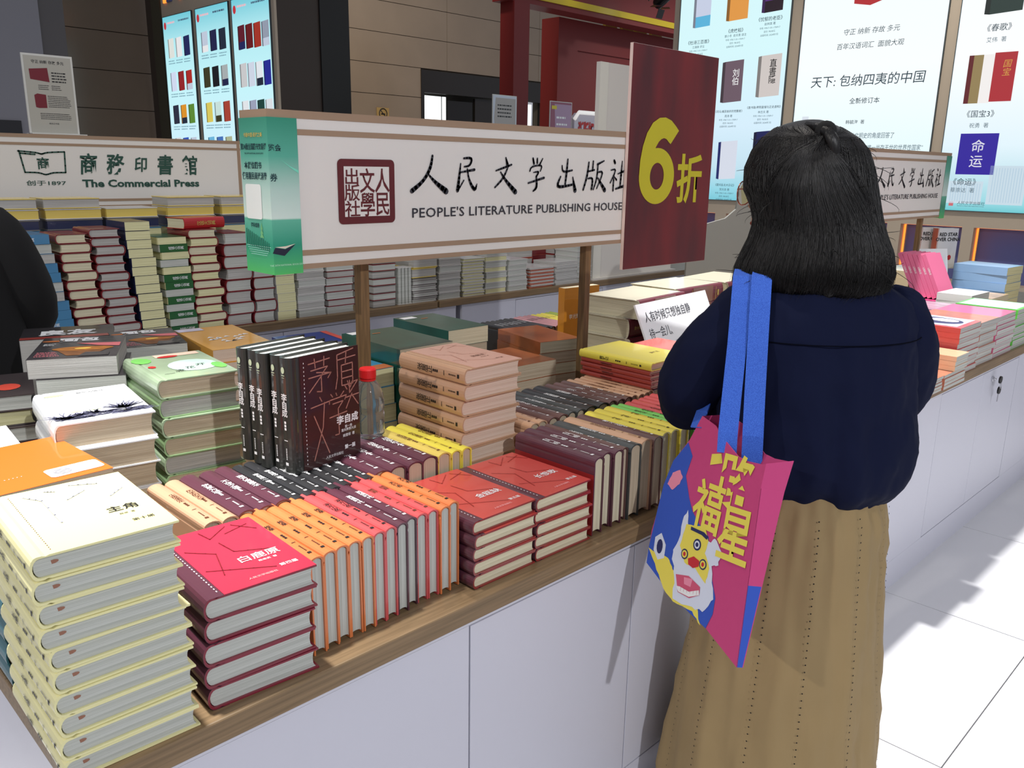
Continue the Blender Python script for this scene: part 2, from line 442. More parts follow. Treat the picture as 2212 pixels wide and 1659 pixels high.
HID = set([55, 56, 76, 77, 100, 101, 102, 103, 104, 105, 106, 107, 113, 114, 121, 125, 126, 127, 128, 129, 130, 131, 133, 136, 137, 148, 150, 157, 162, 163, 164, 166, 167, 168, 174, 175, 181, 182, 183, 186, 187, 192, 193, 196, 218, 219, 223, 224, 225, 228, 229, 230, 231, 233, 234, 245, 246, 321, 322, 329, 330, 378, 379, 380, 383, 384, 385, 386, 388, 389, 390, 391, 392, 393, 394, 395, 396, 397, 398, 399, 400, 402, 414, 416, 417, 418, 423, 424, 425, 426, 427, 428, 429])
HF = {'m': [], 'vs': [], 'fs': [], 'mi': []}
def buried(M, w, l, t, cm, pm):        # a book wholly buried in the piles: real volume, joined with its like
    for q, m_ in (((0, 0, 0, w, l, .002), cm), ((0, 0, t-.002, w, l, t), cm), ((0, 0, .002, .002, l, t-.002), cm), ((.002, .003, .002, w-.003, l-.003, t-.002), pm)):
        v2, f2 = boxes([q]); n = len(HF['vs']); HF['vs'] += [M @ Vector(v) for v in v2]; HF['fs'] += [tuple(n+i for i in f) for f in f2]
        if m_ not in HF['m']: HF['m'].append(m_)
        HF['mi'] += [HF['m'].index(m_)]*6

def book(loc, w, l, t, cm, pm='grey', kind='hard', rz=0, pose=FLAT, label=None, group=None, tilt=0, title=None, tmat=None, tsize=.012, spine=None, name='book', bold=.008, sub=True, smat=None, strip=.02, tail=.0):
    NB[0] += 1
    if NB[0]-1 in HID:
        buried(Matrix.Translation(loc) @ Matrix.Rotation(rz, 4, 'Z') @ Matrix.Rotation(tilt, 4, 'Y') @ pose, w, l, t, cm, PAPER[pm] if isinstance(pm, str) else pm)
        return None
    o = bpy.data.objects.new(name, None); COL.objects.link(o); o.empty_display_size = .02
    o.matrix_world = Matrix.Translation(loc) @ Matrix.Rotation(rz, 4, 'Z') @ Matrix.Rotation(tilt, 4, 'Y') @ pose
    tag(o, label, 'book', group)
    cv, pg = book_mesh(w, l, t, kind)
    link('cover', cv, cm, o)
    link('pages', pg, PAPER[pm] if isinstance(pm, str) else pm, o)
    if smat: link('spine_strip', strip_mesh(w, l, t, strip), smat, o)
    if spine:                       # lettering down the spine
        b = (min(.009, t*.28)-.003+.0007) if kind == 'hard' else .0004
        s = min(tsize, t*.52)
        body = '\n'.join(spine)
        me = txt(body, s, bold=bold*.5, lead=.92)
        n = len(spine)
        write_at = l*.70 - n*s*.46
        link('spine_title', me, tmat, o, frame((-b, write_at if n > 2 else l*.62, t/2), (0, 0, 1), (0, 1, 0)))
        if sub:
            q = [rect(-s*.16, -.026-i*.006, s*.16, -.0215-i*.006) for i in range(3)] + [rect(-s*.3, -.058, s*.3, -.0565)] + [rect(-s*.09, -.074-i*.0032, s*.09, -.0722-i*.0032) for i in range(7)] + [rect(-s*.24, -.104, s*.24, -.0985)]
            y0 = l*.62-.012
            flat(o, 'spine_print', [[(x, y) for x, y in p] for p in q if y0+min(v[1] for v in p) > .006], tmat, (-b, y0, t/2), (0, 0, 1), (0, 1, 0))
    if title:                       # lettering on the front board
        for (s, size, x, y, m_) in title:
            write(o, 'cover_title', s, size, m_, (x, y, t+.0007), (1, 0, 0), (0, 1, 0), bold=bold)
    return o

def stack(n, x, y, z, w, l, t, cm, pm, kind, rz, desc, where, group, jit=.003, jr=.012, top=None, **kw):
    """n alike books lying on each other; labels count from the top"""
    out = []
    for i in range(n):
        k = n-1-i
        if n == 1: lab = f'{desc} {where}'
        else: lab = f'{desc}, {ORD[k] if k < n-1 else "bottom"} in the stack {where}'
        j = (random.uniform(-jit, jit), random.uniform(-jit, jit)) if i else (0, 0)
        kk = dict(kw)
        if i == n-1 and top: kk.update(top)
        c = cm[(i*7+len(cm)//2) % len(cm)] if isinstance(cm, list) else cm
        out.append(book((x+j[0], y+j[1], z+i*(t+.0006)), w, l, t, c, pm[i % len(pm)] if isinstance(pm, list) else pm, kind, rz+random.uniform(-jr, jr), label=lab, group=group, **kk))
    return out

def row(x, y, z, items, w, l, where, group, dy=0, slant=0):
    """books standing on their fore-edges with the spines up, side by side along +X"""
    seen = {}
    tot = {}
    for it in items: tot[it[0]] = tot.get(it[0], 0)+1
    for (desc, t, cm, pm, spine, tm, kw) in items:
        seen[desc] = seen.get(desc, 0)+1
        lab = f'{desc} {where}' if tot[desc] == 1 else f'{desc}, {NTH[seen[desc]-1]} from left {where}'
        yy = y+random.uniform(-.004, .004)+slant*(x-items[0][1])
        book((x, yy, z+w+random.uniform(0, .0015)), w, l, t, cm, pm, 'hard', random.uniform(-.006, .006), SPINE_UP, lab, group, spine=spine, tmat=tm, **kw)
        x += t+.0008
    return x

TZ = .7055
C = dict(cream=cover('cream', (232, 226, 168)), red=cover('red', (128, 30, 50)), red2=cover('vermilion', (142, 46, 44)), maroon=cover('maroon', (86, 44, 58)),
 orange=cover('orange', (216, 122, 68)), rose=cover('rose', (206, 80, 82)), tan=cover('tan', (198, 156, 124)), black=cover('black', (40, 40, 42)), dkgrey=cover('dark_grey', (62, 66, 66)),
 yellow=cover('yellow', (232, 216, 78)), ochre=cover('ochre_yellow', (222, 196, 96)), green=cover('green', (122, 206, 96)), brown=cover('brown', (98, 66, 62)), plum=cover('plum', (118, 70, 88)),
 palepink=cover('pale_pink', (226, 178, 160)), coral=cover('coral', (214, 84, 70)), dgreen=cover('deep_green', (28, 110, 96)), brick=cover('brick_red', (166, 62, 52)))
DR = cover('dark_red', (120, 28, 36))

# --- front row ------------------------------------------------------------
G1 = 'cream hardcovers at the counter corner'
WH1 = 'at the near left counter corner'
CRW = dict(spine='主角', tmat=INK_K, tsize=.014, sub=True)
for i in range(10):
    k = 9-i; up4 = i >= 6
    x, y, rz = ((.2325, .940, -.020), (.2255, .938, -.045))[up4]
    j = random.uniform(-.0022, .0022)
    tt = [('主角', .019, .118, .082, INK_K), ('第十届', .0085, .127, .035, INK_K), ('陈彦  著', .005, .118, .062, INK_K)] if k == 0 else None
    b = book((x+j, y+j*.6, TZ+i*.0287), .156, .213, .028, C['cream'], 'white', 'hard', rz+j*4, label=f'cream hardcover, {ORD[k] if k < 9 else "bottom"} book in the ten-high stack {WH1}', group=G1, title=tt, **CRW)
    if k == 0:
        seg = [[(.035, .19), (.05, .165)], [(.05, .165), (.05, .08)], [(.06, .195), (.07, .188)], [(.075, .15), (.1, .17)], [(.09, .2), (.12, .185)], [(.12, .13), (.14, .15)]]
        flat(b, 'cover_linework', [q for s in seg for q in brush([[(a[0], a[1], .0022) for a in s]], 1, 1, 0, 0, 1)], mat('line_bluegrey', (170, 172, 190), .5), (0, 0, .0286), (1, 0, 0), (0, 1, 0))
        flat(b, 'cover_dots', [ell(.02, .012+q*.0062, .0007, .001, 6) for q in range(31)], INK_BR, (0, 0, .0286), (1, 0, 0), (0, 1, 0))
    # stamp smudge on the foot of the page block
    flat(b, 'ink_mark', [ell(0, 0, .006, .0024, 10)], mat('stamp_brown', (150, 104, 84), .7), (.019, .0033, .017), (1, 0, .25), (0, 0, 1))

def linework(b, t, m):
    P = [[(.03, .15), (.062, .118)], [(.062, .118), (.045, .05)], [(.03, .075), (.11, .03)], [(.07, .2), (.075, .17)], [(.075, .17), (.11, .2)], [(.1, .175), (.14, .19)], [(.08, .15), (.085, .11)], [(.085, .11), (.135, .085)], [(.12, .2), (.145, .165)]]
    flat(b, 'cover_linework', [q for s in P for q in brush([[(a[0], a[1], .0016) for a in s]], 1, 1)], m, (0, 0, t+.0006), (1, 0, 0), (0, 1, 0))
RL = mat('line_dark_red', (128, 24, 38), .4)
s = stack(5, .4125, .952, TZ, .155, .213, .0315, C['red'], 'white', 'hard', -.06, 'crimson hardcover with maroon spine', 'next to the cream books', 'crimson hardcovers beside the cream stack', .003, .01,
          dict(title=[('白鹿原', .021, .107, .078, INK_W), ('第四届', .009, .128, .03, INK_W), ('陈忠实  著', .006, .112, .060, INK_W), ('人民文学出版社', .006, .085, .018, mat('ink_pink', (240, 170, 170), .5))]), smat=C['maroon'], strip=.022)
link('front_board', mesh('front_board', *boxes([(.0225, .0004, .0316, .1548, .2126, .0321)])), cover('crimson', (196, 44, 70)), s[-1])
linework(s[-1], .0322, RL)
for ch in s[-1].children:
    if ch.name.startswith('cover_title'): ch.location.z += .0008
flat(s[-1], 'spine_dots', [rect(.017, .012+q*.008, .0185, .0155+q*.008) for q in range(22)], INK_W, (0, 0, .0326), (1, 0, 0), (0, 1, 0))

FR = 'in the front row'
OR = ('orange hardcover standing spine up beside the crimson stack', .0222, C['orange'], 'white', '推拿', INK_K, {})
RO = ('rose hardcover with four-character title standing spine up', .0222, C['rose'], 'white', '湖光山色', INK_K, {})
MA = ('maroon hardcover with white title standing spine up', .0222, C['maroon'], 'white', '英雄时代', INK_W, {})
R2 = ('rose hardcover with two-character title standing spine up', .0222, C['rose'], 'white', '暗算', INK_BR, {})
O2 = ('orange hardcover with three-character title standing spine up', .0222, C['orange'], 'white', '天行者', INK_K, {})
xe = row(.577, .938, TZ, [OR]*5+[RO]*2+[MA]*2+[R2]*2+[O2]*2, .152, .214, FR, 'spine-up hardcovers in the front row', slant=.06)
for (x, ti, wh) in ((.883, '金瓯缺', 'nearer the orange row'), (1.036, '长恨歌', 'leaning on the barcode book')):
    s = stack(5, x, .957, TZ, .149, .212, .0240, C['red2'], 'cream', 'hard', -.01, 'vermilion hardcover with maroon spine', wh, 'vermilion hardcovers in two low stacks', .003, .02,
          dict(title=[(ti, .019, .105, .078, INK_W), ('第五届', .009, .125, .03, INK_W), ('人民文学出版社', .006, .085, .018, mat('ink_pink', (240, 170, 170), .5))]), smat=C['maroon'], strip=.02)
    for b_ in s: link('front_board', mesh('front_board', *boxes([(.0205, .0004, .0241, .1488, .2116, .0245)])), cover('vermilion_board', (200, 74, 66)), b_)
    linework(s[-1], .0247, mat('line_vermilion', (168, 52, 46), .4))
    for ch in s[-1].children:
        if ch.name.startswith('cover_title'): ch.location.z += .0008
    flat(s[-1], 'spine_dots', [rect(.012, .012+q*.008, .0135, .0155+q*.008) for q in range(22)], INK_W, (0, 0, .0251), (1, 0, 0), (0, 1, 0))
WR = 'beside the tote bag'
BM_ = ('maroon hardcover with big white title, spine up', .0305, C['maroon'], 'cream', '白门柳', INK_W, dict(tsize=.017))
rowR = [BM_]*3+[('brown hardcover with white title, spine up', .020, C['brown'], 'tan', '少年天子', INK_W, {}), ('dark grey hardcover, spine up', .037, C['dkgrey'], 'tan', '都市风流', INK_W, {}),
  ('tan hardcover, spine up', .038, C['tan'], 'tan', '历史的天空', INK_BR, {}), ('dark brown hardcover, spine up', .034, C['brown'], 'tan', '第二个太阳', INK_W, {})]
rowR += [('yellow hardcover, spine up', .031, C['yellow'], 'cream', '繁花', INK_K, {})]*3+[('leaf-green hardcover, spine up', .0225, C['green'], 'grey', '牵风记', INK_K, {})]*2
rowR += [('salmon hardcover, spine up', .0255, C['rose'], 'grey', '人世间', INK_K, {})]*7
xr = row(1.195, .962, TZ, rowR, .154, .214, WR, 'spine-up hardcovers left of the tote bag')
# red board and barcode on the side of the first maroon book
bb = [o for o in COL.objects if o.get('label', '').startswith('maroon hardcover with big white title, spine up, first')][0]
link('red_board', mesh('red_board', *boxes([(.028, .0005, -.0008, .1535, .2135, -.0001)])), cover('board_red', (150, 34, 34)), bb)
box('barcode_label', .062, .02, -.0014, .092, .052, -.0008, mat('label_white', (214, 206, 204), .5), bb)
flat(bb, 'barcode', [rect(.024+q*.0026, .066, .024+q*.0026+random.choice((.0007, .0012, .0016)), .088) for q in range(9)], INK_K, (0, 0, -.0016), (0, 1, 0), (1, 0, 0))

# --- second row -------------------------------------------------------------
W2 = 'in the second row'
TB = ('tan hardcover with dark title, spine up', .028, C['tan'], 'tan')
r2_ = [TB+('尘埃落定', INK_BR, {}), TB+('历史的天空', INK_BR, {})]
r2_ += [('thick maroon hardcover, spine up', .0315, C['maroon'], 'tan', t_, INK_W, dict(tsize=.0145)) for t_ in ('筑草为城', '不夜之侯', '南方有嘉木')]
r2_ += [('black hardcover, spine up', .0228, C['black'], 'grey', t_, INK_W, dict(tsize=.0135)) for t_ in ('李自成一卷', '李自成二卷', '李自成三卷', '李自成四卷', '李自成五卷', '李自成六卷', '李自成七卷')]
r2_ += [('broad maroon hardcover by the bottle, spine up', .0372, C['maroon'], 'tan', '战争和人', INK_W, dict(tsize=.016))]*4
r2_ += [('ochre hardcover, spine up', .033, C['ochre'], 'tan', '这边风景', INK_BR, dict(tsize=.013)), ('bright yellow hardcover, spine up', .0258, C['yellow'], 'tan', '你在高原', INK_BR, {}), ('bright yellow hardcover, spine up', .0258, C['yellow'], 'tan', '你在高原', INK_BR, {})]
xm = row(.519, 1.176, TZ, r2_, .154, .214, W2, 'spine-up hardcovers in the second row')
s = stack(9, 1.097, 1.222, TZ, .158, .212, .0332, C['tan'], 'pink', 'hard', -.01, 'tan hardcover with brown-red title', 'in front of the dark green books', 'tan hardcovers stacked high mid counter', .004, .02,
      dict(title=[('张居正', .013, .105, .08, INK_BR), ('第六届', .007, .125, .035, INK_BR), ('熊召政  著', .005, .11, .064, INK_BR)]), spine='张居正', tmat=INK_K, tsize=.019)
link('pink_board', mesh('pink_board', *boxes([(.024, 0, .0333, .158, .212, .0339)])), C['palepink'], s[-1])
linework(s[-1], .0345, mat('line_pinkbrown', (198, 150, 132), .5))
for ch in s[-1].children:
    if ch.name.startswith('cover_title'): ch.location.z += .0008
BW = 'behind the tote-side row'
rr = [('tan hardcover, spine up', .030, C['tan'], 'tan', '钟鼓楼', INK_BR, {})]*2
rr += [('brown hardcover with small type, spine up', .0325, C['brown'], 'tan', '骚动之秋', INK_W, {})]*2+[('charcoal hardcover, spine up', .031, C['dkgrey'], 'tan', '平凡的世界', INK_W, {})]*2
rr += [('black hardcover with bold title, spine up', .041, C['black'], 'tan', '芙蓉镇', INK_W, dict(tsize=.016))]*2+[('russet hardcover, spine up', .028, C['brown'], 'tan', '东方', INK_W, dict(tsize=.016))]*3
rr += [('beige hardcover with brown title, spine up', .0235, C['tan'], 'tan', '沉重的翅膀', INK_BR, {})]*4+[('plum hardcover, spine up', .026, C['plum'], 'tan', '冬天里的春天', INK_W, {}), ('pale ochre hardcover, spine up', .024, C['ochre'], 'tan', '黄河东流去', INK_BR, {})]
rr += [('coral hardcover under the yellow book, spine up', .034, C['coral'], 'tan', None, None, {})]*6
x2 = row(1.262, 1.196, TZ, rr, .154, .214, BW, 'spine-up hardcovers behind the tote-side row')
# yellow book over thin red ones, lying on the spine-up row
ZT = TZ+.158
s = stack(4, 1.705, 1.200, ZT, .168, .232, .0115, C['brick'], 'pink', 'hard', -.02, 'thin brick-red hardcover', 'beneath the yellow book', 'thin red hardcovers under the yellow book', .003, .02, spine='没有语言的生活', tmat=INK_K, tsize=.010, sub=False)
book((1.702, 1.197, ZT+.0485), .172, .236, .0205, C['yellow'], 'pink', 'hard', .0, label='bright yellow hardcover lying on the thin red books', group=None, spine='黄雀记', tmat=INK_K, tsize=.016, title=[('黄雀记', .012, .12, .08, INK_BR)])
stack(3, 1.905, 1.215, ZT, .150, .212, .018, C['coral'], 'pink', 'hard', .03, 'coral hardcover', 'at the woman’s left elbow'.replace('’', "'"), 'coral hardcovers by the elbow', .01, .05)

# black boxed set standing on the black spines
BS = cover('set_black', (38, 40, 36)); BSR = cover('set_brownred', (66, 26, 24), .5)
for i in range(5):
    a = math.radians(8.5)
    d = Vector((-math.sin(a), math.cos(a), 0))*(.0312*i)
    # pose: head up, front cover towards -Y, spine to -X
    o = book(Vector((.733, 1.272+.0302, TZ+.1565))+d+Vector((.004*math.sin(i*2.3), 0, 0)), .158, .214, .0296, BS, 'white', 'hard', a+.004*math.sin(i*3), UPRIGHT,
         f'black hardcover of the standing five-volume set, {("front volume with its cover in view", "second from front", "third from front", "fourth from front", "rearmost volume")[i]}', 'standing five-volume set', spine='李自成', tmat=INK_W, tsize=.021, bold=.03)
    flat(o, 'spine_emblem', [ell(0, .002, .0045, .0062, 10), rect(-.004, -.008, .004, -.0065), rect(-.003, -.012, .003, -.011)], mat('ink_palegreen', (190, 204, 170), .5), (-.0061, .190, .0148), (0, 0, 1), (0, 1, 0))
    if i == 0:
        link('red_board', mesh('red_board', *boxes([(.019, .0005, .0297, .1575, .2135, .0303)])), BSR, o)
        Q = mat('ink_copper', (176, 122, 108), .5)
        T0 = .0306
        for ch, x, y, sx, sy in (('茅', .062, .176, .052, .06), ('盾', .121, .171, .052, .066), ('文', .060, .086, .05, .15), ('学', .098, .105, .045, .10), ('奖', .137, .127, .036, .046)):
            pass
        ST = {
         'mao': [[(.0, .86), (.95, .92)], [(.27, .98), (.3, .72)], [(.7, 1.0), (.68, .74)], [(.1, .66), (.85, .7)], [(.85, .7), (.6, .52)], [(.35, .58), (.95, .5)], [(0, .46), (1, .5)], [(1, .5), (.85, .36)], [(.62, .5), (.0, .05)], [(.55, .48), (.55, .0)], [(.55, .0), (.35, .03)]],
         'dun': [[(.9, 1.0), (.1, .9)], [(.1, .9), (.1, .3)], [(.1, .3), (0, 0)], [(.1, .76), (1, .8)], [(.55, .95), (.5, .65)], [(.3, .6), (.3, .05)], [(.3, .6), (.85, .62)], [(.85, .62), (.85, .05)], [(.3, .05), (.85, .05)], [(.3, .42), (.85, .43)], [(.3, .24), (.85, .25)]],
         'wen': [[(.48, 1), (.58, .93)], [(.0, .86), (1, .9)], [(.72, .9), (.6, .5)], [(.6, .5), (.08, 0)], [(.15, .72), (.45, .45)], [(.45, .45), (.9, .05)]],
         'xue': [[(.1, 1), (.2, .93)], [(.4, 1), (.45, .94)], [(.85, 1), (.65, .9)], [(.0, .78), (.02, .86)], [(.02, .86), (1, .9)], [(1, .9), (.9, .8)], [(.2, .76), (.8, .78)], [(.8, .78), (.5, .62)], [(.5, .62), (.52, .0)], [(.52, .0), (.3, .0)], [(0, .45), (1, .5)]],
         'jiang': [[(.2, 1), (.3, .8)], [(.0, .85), (.15, .7)], [(.35, 1), (.33, .55)], [(.6, 1), (.4, .75)], [(.5, .92), (.95, .95)], [(.95, .95), (.35, .55)], [(0, .4), (1, .45)], [(.5, .5), (.05, .0)], [(.5, .45), (.95, .05)]]}
        for kk, x, y, sx, sy in (('mao', .038, .142, .052, .064), ('dun', .100, .140, .050, .070), ('wen', .040, .016, .044, .116), ('xue', .083, .052, .042, .080), ('jiang', .122, .098, .034, .052)):
            flat(o, 'outline_character', [p for q in ST[kk] for p in brush([[(v[0], v[1], .0011/((sx+sy)/4)) for v in q]], sx, sy, x, y)], Q, (0, 0, T0), (1, 0, 0), (0, 1, 0))
        write(o, 'cover_title', '李自成', .018, INK_W, (.126, .078, T0), (1, 0, 0), (0, 1, 0), bold=.03)
        write(o, 'cover_subtitle', '第一卷\n潼关南原大战', .0062, INK_W, (.128, .060, T0), (1, 0, 0), (0, 1, 0), bold=.01)
        write(o, 'cover_author', '姚雪垠  著', .0065, INK_W, (.128, .046, T0), (1, 0, 0), (0, 1, 0), bold=.01)
        write(o, 'cover_series', '第一届', .009, INK_W, (.130, .023, T0), (1, 0, 0), (0, 1, 0), bold=.03)
        write(o, 'cover_imprint', '人民文学出版社', .0062, INK_W, (.092, .014, T0), (1, 0, 0), (0, 1, 0))
        flat(o, 'spine_dots', [rect(.0265, .012+q*.0075, .028, .0147+q*.0075) for q in range(26)], INK_W, (0, 0, T0), (1, 0, 0), (0, 1, 0))

# --- third zone, left -------------------------------------------------------
# dark paperbacks with a warm picture (two stacks)
DKC = cover('charcoal_art', (50, 46, 50), .3)
def bread_art(o, w, l, t):
    z = t+.0007
    X, Y = (1, 0, 0), (0, 1, 0)
    flat(o, 'cover_bowl', [ell(w*.56, l*.40, w*.36, l*.095, 22)], mat('art_amber', (206, 130, 52), .5, var=.5, vscale=60), (0, 0, z), X, Y)
    flat(o, 'cover_bowl_side', [[(w*.26, l*.36), (w*.86, l*.36), (w*.72, l*.10), (w*.42, l*.10)]], mat('art_brown', (150, 96, 52), .5, var=.6, vscale=40), (0, 0, z-.0002), X, Y)
    flat(o, 'cover_glow', [ell(w*.56, l*.40, w*.10, l*.03, 14)], mat('art_glow', (250, 206, 90), .5), (0, 0, z+.0002), X, Y)
    flat(o, 'cover_blurb', [[(w*.44, l*.66), (w*.98, l*.63), (w*.98, l*.46), (w*.72, l*.52)]], mat('art_pink', (216, 116, 120), .5), (0, 0, z), X, Y)
    flat(o, 'cover_script', lines(w*.06, w*.36, l*.26, 4, l*.055, .0035), mat('art_rose', (222, 120, 130), .5), (0, 0, z), X, Y)
    flat(o, 'cover_text', lines(w*.06, w*.22, l*.66, 3, l*.035, .003), INK_W, (0, 0, z), X, Y)
    flat(o, 'cover_shadow', [[(w*.55, l*.05), (w*.9, l*.05), (w*.9, l*.2), (w*.62, l*.22)]], DKC, (0, 0, z+.0003), X, Y)
    flat(o, 'cover_oval', [ell(w*.15, l*.80, w*.14, l*.035, 16)], mat('art_orange', (196, 110, 50), .5), (0, 0, z), X, Y)
    write(o, 'cover_title', '面包', .042, INK_W, (w*.45, l*.85, z), X, Y, bold=.05)
rz = -.30
s = stack(4, .500, 1.900, TZ+.124, .172, .236, .042, DKC, ['white', 'grey'], 'soft', -.42, 'dark picture-cover paperback', 'left of the pale green books', 'dark picture-cover paperbacks', .012, .03)
bread_art(s[-1], .172, .236, .042)
s0 = stack(3, .500, 1.890, TZ, .172, .236, .0405, DKC, 'grey', 'soft', -.40, 'dark paperback low down', 'behind the ink-tree books', 'dark paperbacks at the bottom', .01, .03)
s = stack(5, .755, 2.100, TZ, .158, .232, .050, DKC, ['white', 'grey'], 'soft', -.22, 'dark picture-cover paperback', 'behind the pale green books', 'dark picture-cover paperbacks further back', .008, .03)
bread_art(s[-1], .158, .232, .050)
# lone dark book at the very back with white characters
s = stack(3, .60, 2.36, TZ, .22, .17, .083, DKC, 'grey', 'soft', -.35, 'dark paperback bundle with white characters', 'at the back left', 'dark bundles at the back left', .004, .02)
write(s[-1], 'cover_title', '良友', .07, INK_W, (.11, .08, .0837), (1, 0, 0), (0, 1, 0), bold=.05)
flat(s[-1], 'cover_band', [rect(0, 0, .22, .03)], C['brick'], (0, 0, .0837), (1, 0, 0), (0, 1, 0))
# partial pile on the far left edge
sl = stack(6, .37, 1.99, TZ, .150, .215, .0345, cover('slate', (70, 60, 60)), ['yellow', 'white'], 'hard', -.22, 'charcoal hardcover with pale pages', 'cut by the left frame edge', 'charcoal hardcovers at the left frame edge', .010, .04)
flat(sl[-1], 'cover_spot', [ell(.10, .08, .025, .03, 14)], mat('art_red', (226, 80, 60), .5), (0, 0, .0353), (1, 0, 0), (0, 1, 0))
# mustard paperbacks
MU = cover('mustard', (226, 164, 56))
s = stack(4, .930, 1.975, TZ+.104, .165, .315, .034, MU, 'pink', 'soft', -.12, 'mustard-yellow paperback', 'left of the black set', 'mustard paperbacks', .003, .01)
flat(s[-1], 'cover_birds', [[(.03+.11*u, .08+.08*v), (.035+.11*u+.015, .085+.08*v), (.028+.11*u+.012, .098+.08*v)] for u, v in [(random.random(), random.random()) for _ in range(16)]], INK_W, (0, 0, .0347), (1, 0, 0), (0, 1, 0))
flat(s[-1], 'cover_label', [rect(.0, .27, .07, .31)], mat('art_lilac', (210, 204, 220), .5), (0, 0, .0347), (1, 0, 0), (0, 1, 0))
for k_, (c_, n_) in enumerate((((206, 60, 60), 'red'), ((40, 60, 160), 'blue'))):
    stack(1, .938+.006*k_, 1.98, TZ+.052*(1-k_), .165, .30, .0505, cover('pile_'+n_, c_), 'grey', 'soft', -.10, f'{n_} bound paperback', 'under the mustard books', None)
stack(2, 1.185, 2.01, TZ+.0, .17, .16, .105, cover('royal_blue', (28, 52, 130)), 'grey', 'soft', -.10, 'thick royal-blue paperback', 'right of the mustard books', 'royal-blue books')
flat(COL.objects[-1].parent if COL.objects[-1].parent else COL.objects[-1], 'cover_band', [rect(.15, 0, .17, .16)], C['coral'], (0, 0, .1057), (1, 0, 0), (0, 1, 0))
# pale green wrapped stack
PG = mat('cover_pale_green', (190, 214, 176), .4, coat=.6, bump=.15, bscale=22, var=.35, vscale=9)
PGc = cover('sage', (150, 182, 132))
s = stack(7, .652, 1.622, TZ, .160, .238, .0392, [PGc, PG], ['tan', 'tan', 'grey'], 'hard', -.12, 'pale green hardcover in shrink wrap', 'behind the maroon spines', 'pale green wrapped hardcovers', .004, .02)
w_, l_, t_ = .16, .238, .0400
o = s[-1]
flat(o, 'cover_mist', [ell(.10, .10, .05, .055, 18)], mat('art_mint', (206, 236, 220), .5, var=.2, vscale=30), (0, 0, t_), (1, 0, 0), (0, 1, 0))
flat(o, 'cover_label', [rect(.055, .205, .15, .232)], mat('art_peach', (238, 206, 184), .5), (0, 0, t_), (1, 0, 0), (0, 1, 0))
flat(o, 'cover_seal', [ell(.08, .205, .022, .01, 14), ell(.022, .12, .008, .01, 12)], INK_R, (0, 0, t_+.0003), (1, 0, 0), (0, 1, 0))
for q_ in ((.145, .07, .014, .03), (.02, .19, .02, .03)): flat(o, 'cover_leaf', [ell(*q_, 10)], C['green'], (0, 0, t_+.0001), (1, 0, 0), (0, 1, 0))
for i_, ch in enumerate('一念花开'): write(o, 'cover_title', ch, .022, INK_K, (.035+.026*i_, .045+.016*i_, t_+.0004), (1, 0, 0), (0, 1, 0), bold=.0, shear=.2)
# ink-tree stack
IT = cover('ink_white', (232, 234, 236))
s = stack(5, .442, 1.568, TZ, .168, .245, .0478, IT, 'tan', 'hard', -.14, 'white hardcover with ink-tree cover', 'behind the orange book', 'white ink-tree hardcovers', .006, .02)
o = s[-1]; t_ = .0486
ink = mat('ink_indigo', (92, 92, 122), .6)
tw = []
random.seed(21)
for bx0, by0, n, L_ in ((.125, .058, 60, .052), (.022, .034, 40, .046), (.075, .05, 26, .030), (.05, .045, 20, .026)):
    for q in range(n):
        a = random.uniform(.3, 2.9); L1 = random.uniform(.3, 1)*L_
        x1, y1 = bx0+L1*math.cos(a), by0+L1*math.sin(a)
        tw.append([(bx0+random.uniform(-.008, .008), by0, .0014), (bx0+(x1-bx0)*.5+random.uniform(-.006, .006), by0+(y1-by0)*.5, .0009), (x1, y1, .0005)])
for q in range(150):
    x = random.uniform(.0, .155); y = .022+.03*random.random()*(1 if x > .05 else .7)+.1*max(0, x-.03)*.25
    tw.append([(x, y, .0012), (x+random.uniform(.008, .03), y+random.uniform(-.004, .006), .0009)])
flat(o, 'ink_drawing', brush(tw, 1, 1, wk=2), ink, (0, 0, t_), (1, 0, 0), (0, 1, 0))
flat(o, 'green_strokes', [rect(.02+.1*random.random(), .06+.03*random.random(), .03+.1*random.random(), .066+.03*random.random()) for _ in range(0)]+[ell(.03, .215, .018, .008, 14), ell(.045+.0, .075, .012, .003, 8), ell(.075, .072, .014, .003, 8)], mat('art_lime', (206, 222, 150), .6), (0, 0, t_-.0002), (1, 0, 0), (0, 1, 0))
write(o, 'cover_title', '额尔古纳河', .010, INK_K, (.095, .215, t_), (1, 0, 0), (0, 1, 0))
random.seed(11)
stack(4, .258, 1.640, TZ, .150, .22, .045, IT, 'tan', 'hard', -.10, 'white ink-drawn hardcover', 'cut off behind the orange book', 'white ink-drawn hardcovers at the frame edge', .003, .01)
# big orange book
s = stack(4, .290, 1.366, TZ, .172, .238, .0522, cover('bright_orange', (238, 112, 36)), 'tan', 'soft', .06, 'large bright orange paperback', 'behind the cream stack', 'large orange paperbacks', .003, .01)
flat(s[-1], 'portrait_label', [rrect(.085, .018, .168, .062, .008)], mat('art_white', (226, 226, 228), .5), (0, 0, .0530), (1, 0, 0), (0, 1, 0))
flat(s[-1], 'portrait_sketch', [ell(.108, .04, .014, .016, 16)], mat('art_grey', (186, 186, 190), .5, var=.5, vscale=200), (0, 0, .0533), (1, 0, 0), (0, 1, 0))
flat(s[-1], 'cover_dots', [ell(.03+.006*q, .06, .001, .0012, 6) for q in range(5)], INK_W, (0, 0, .0530), (1, 0, 0), (0, 1, 0))
stack(5, .2425, 1.17, TZ, .13, .19, .0345, cover('teal_box', (40, 96, 106)), 'tan', 'hard', 0, 'teal hardcover', 'half hidden behind the cream spines', 'teal hardcovers behind the cream stack', .003, .01)

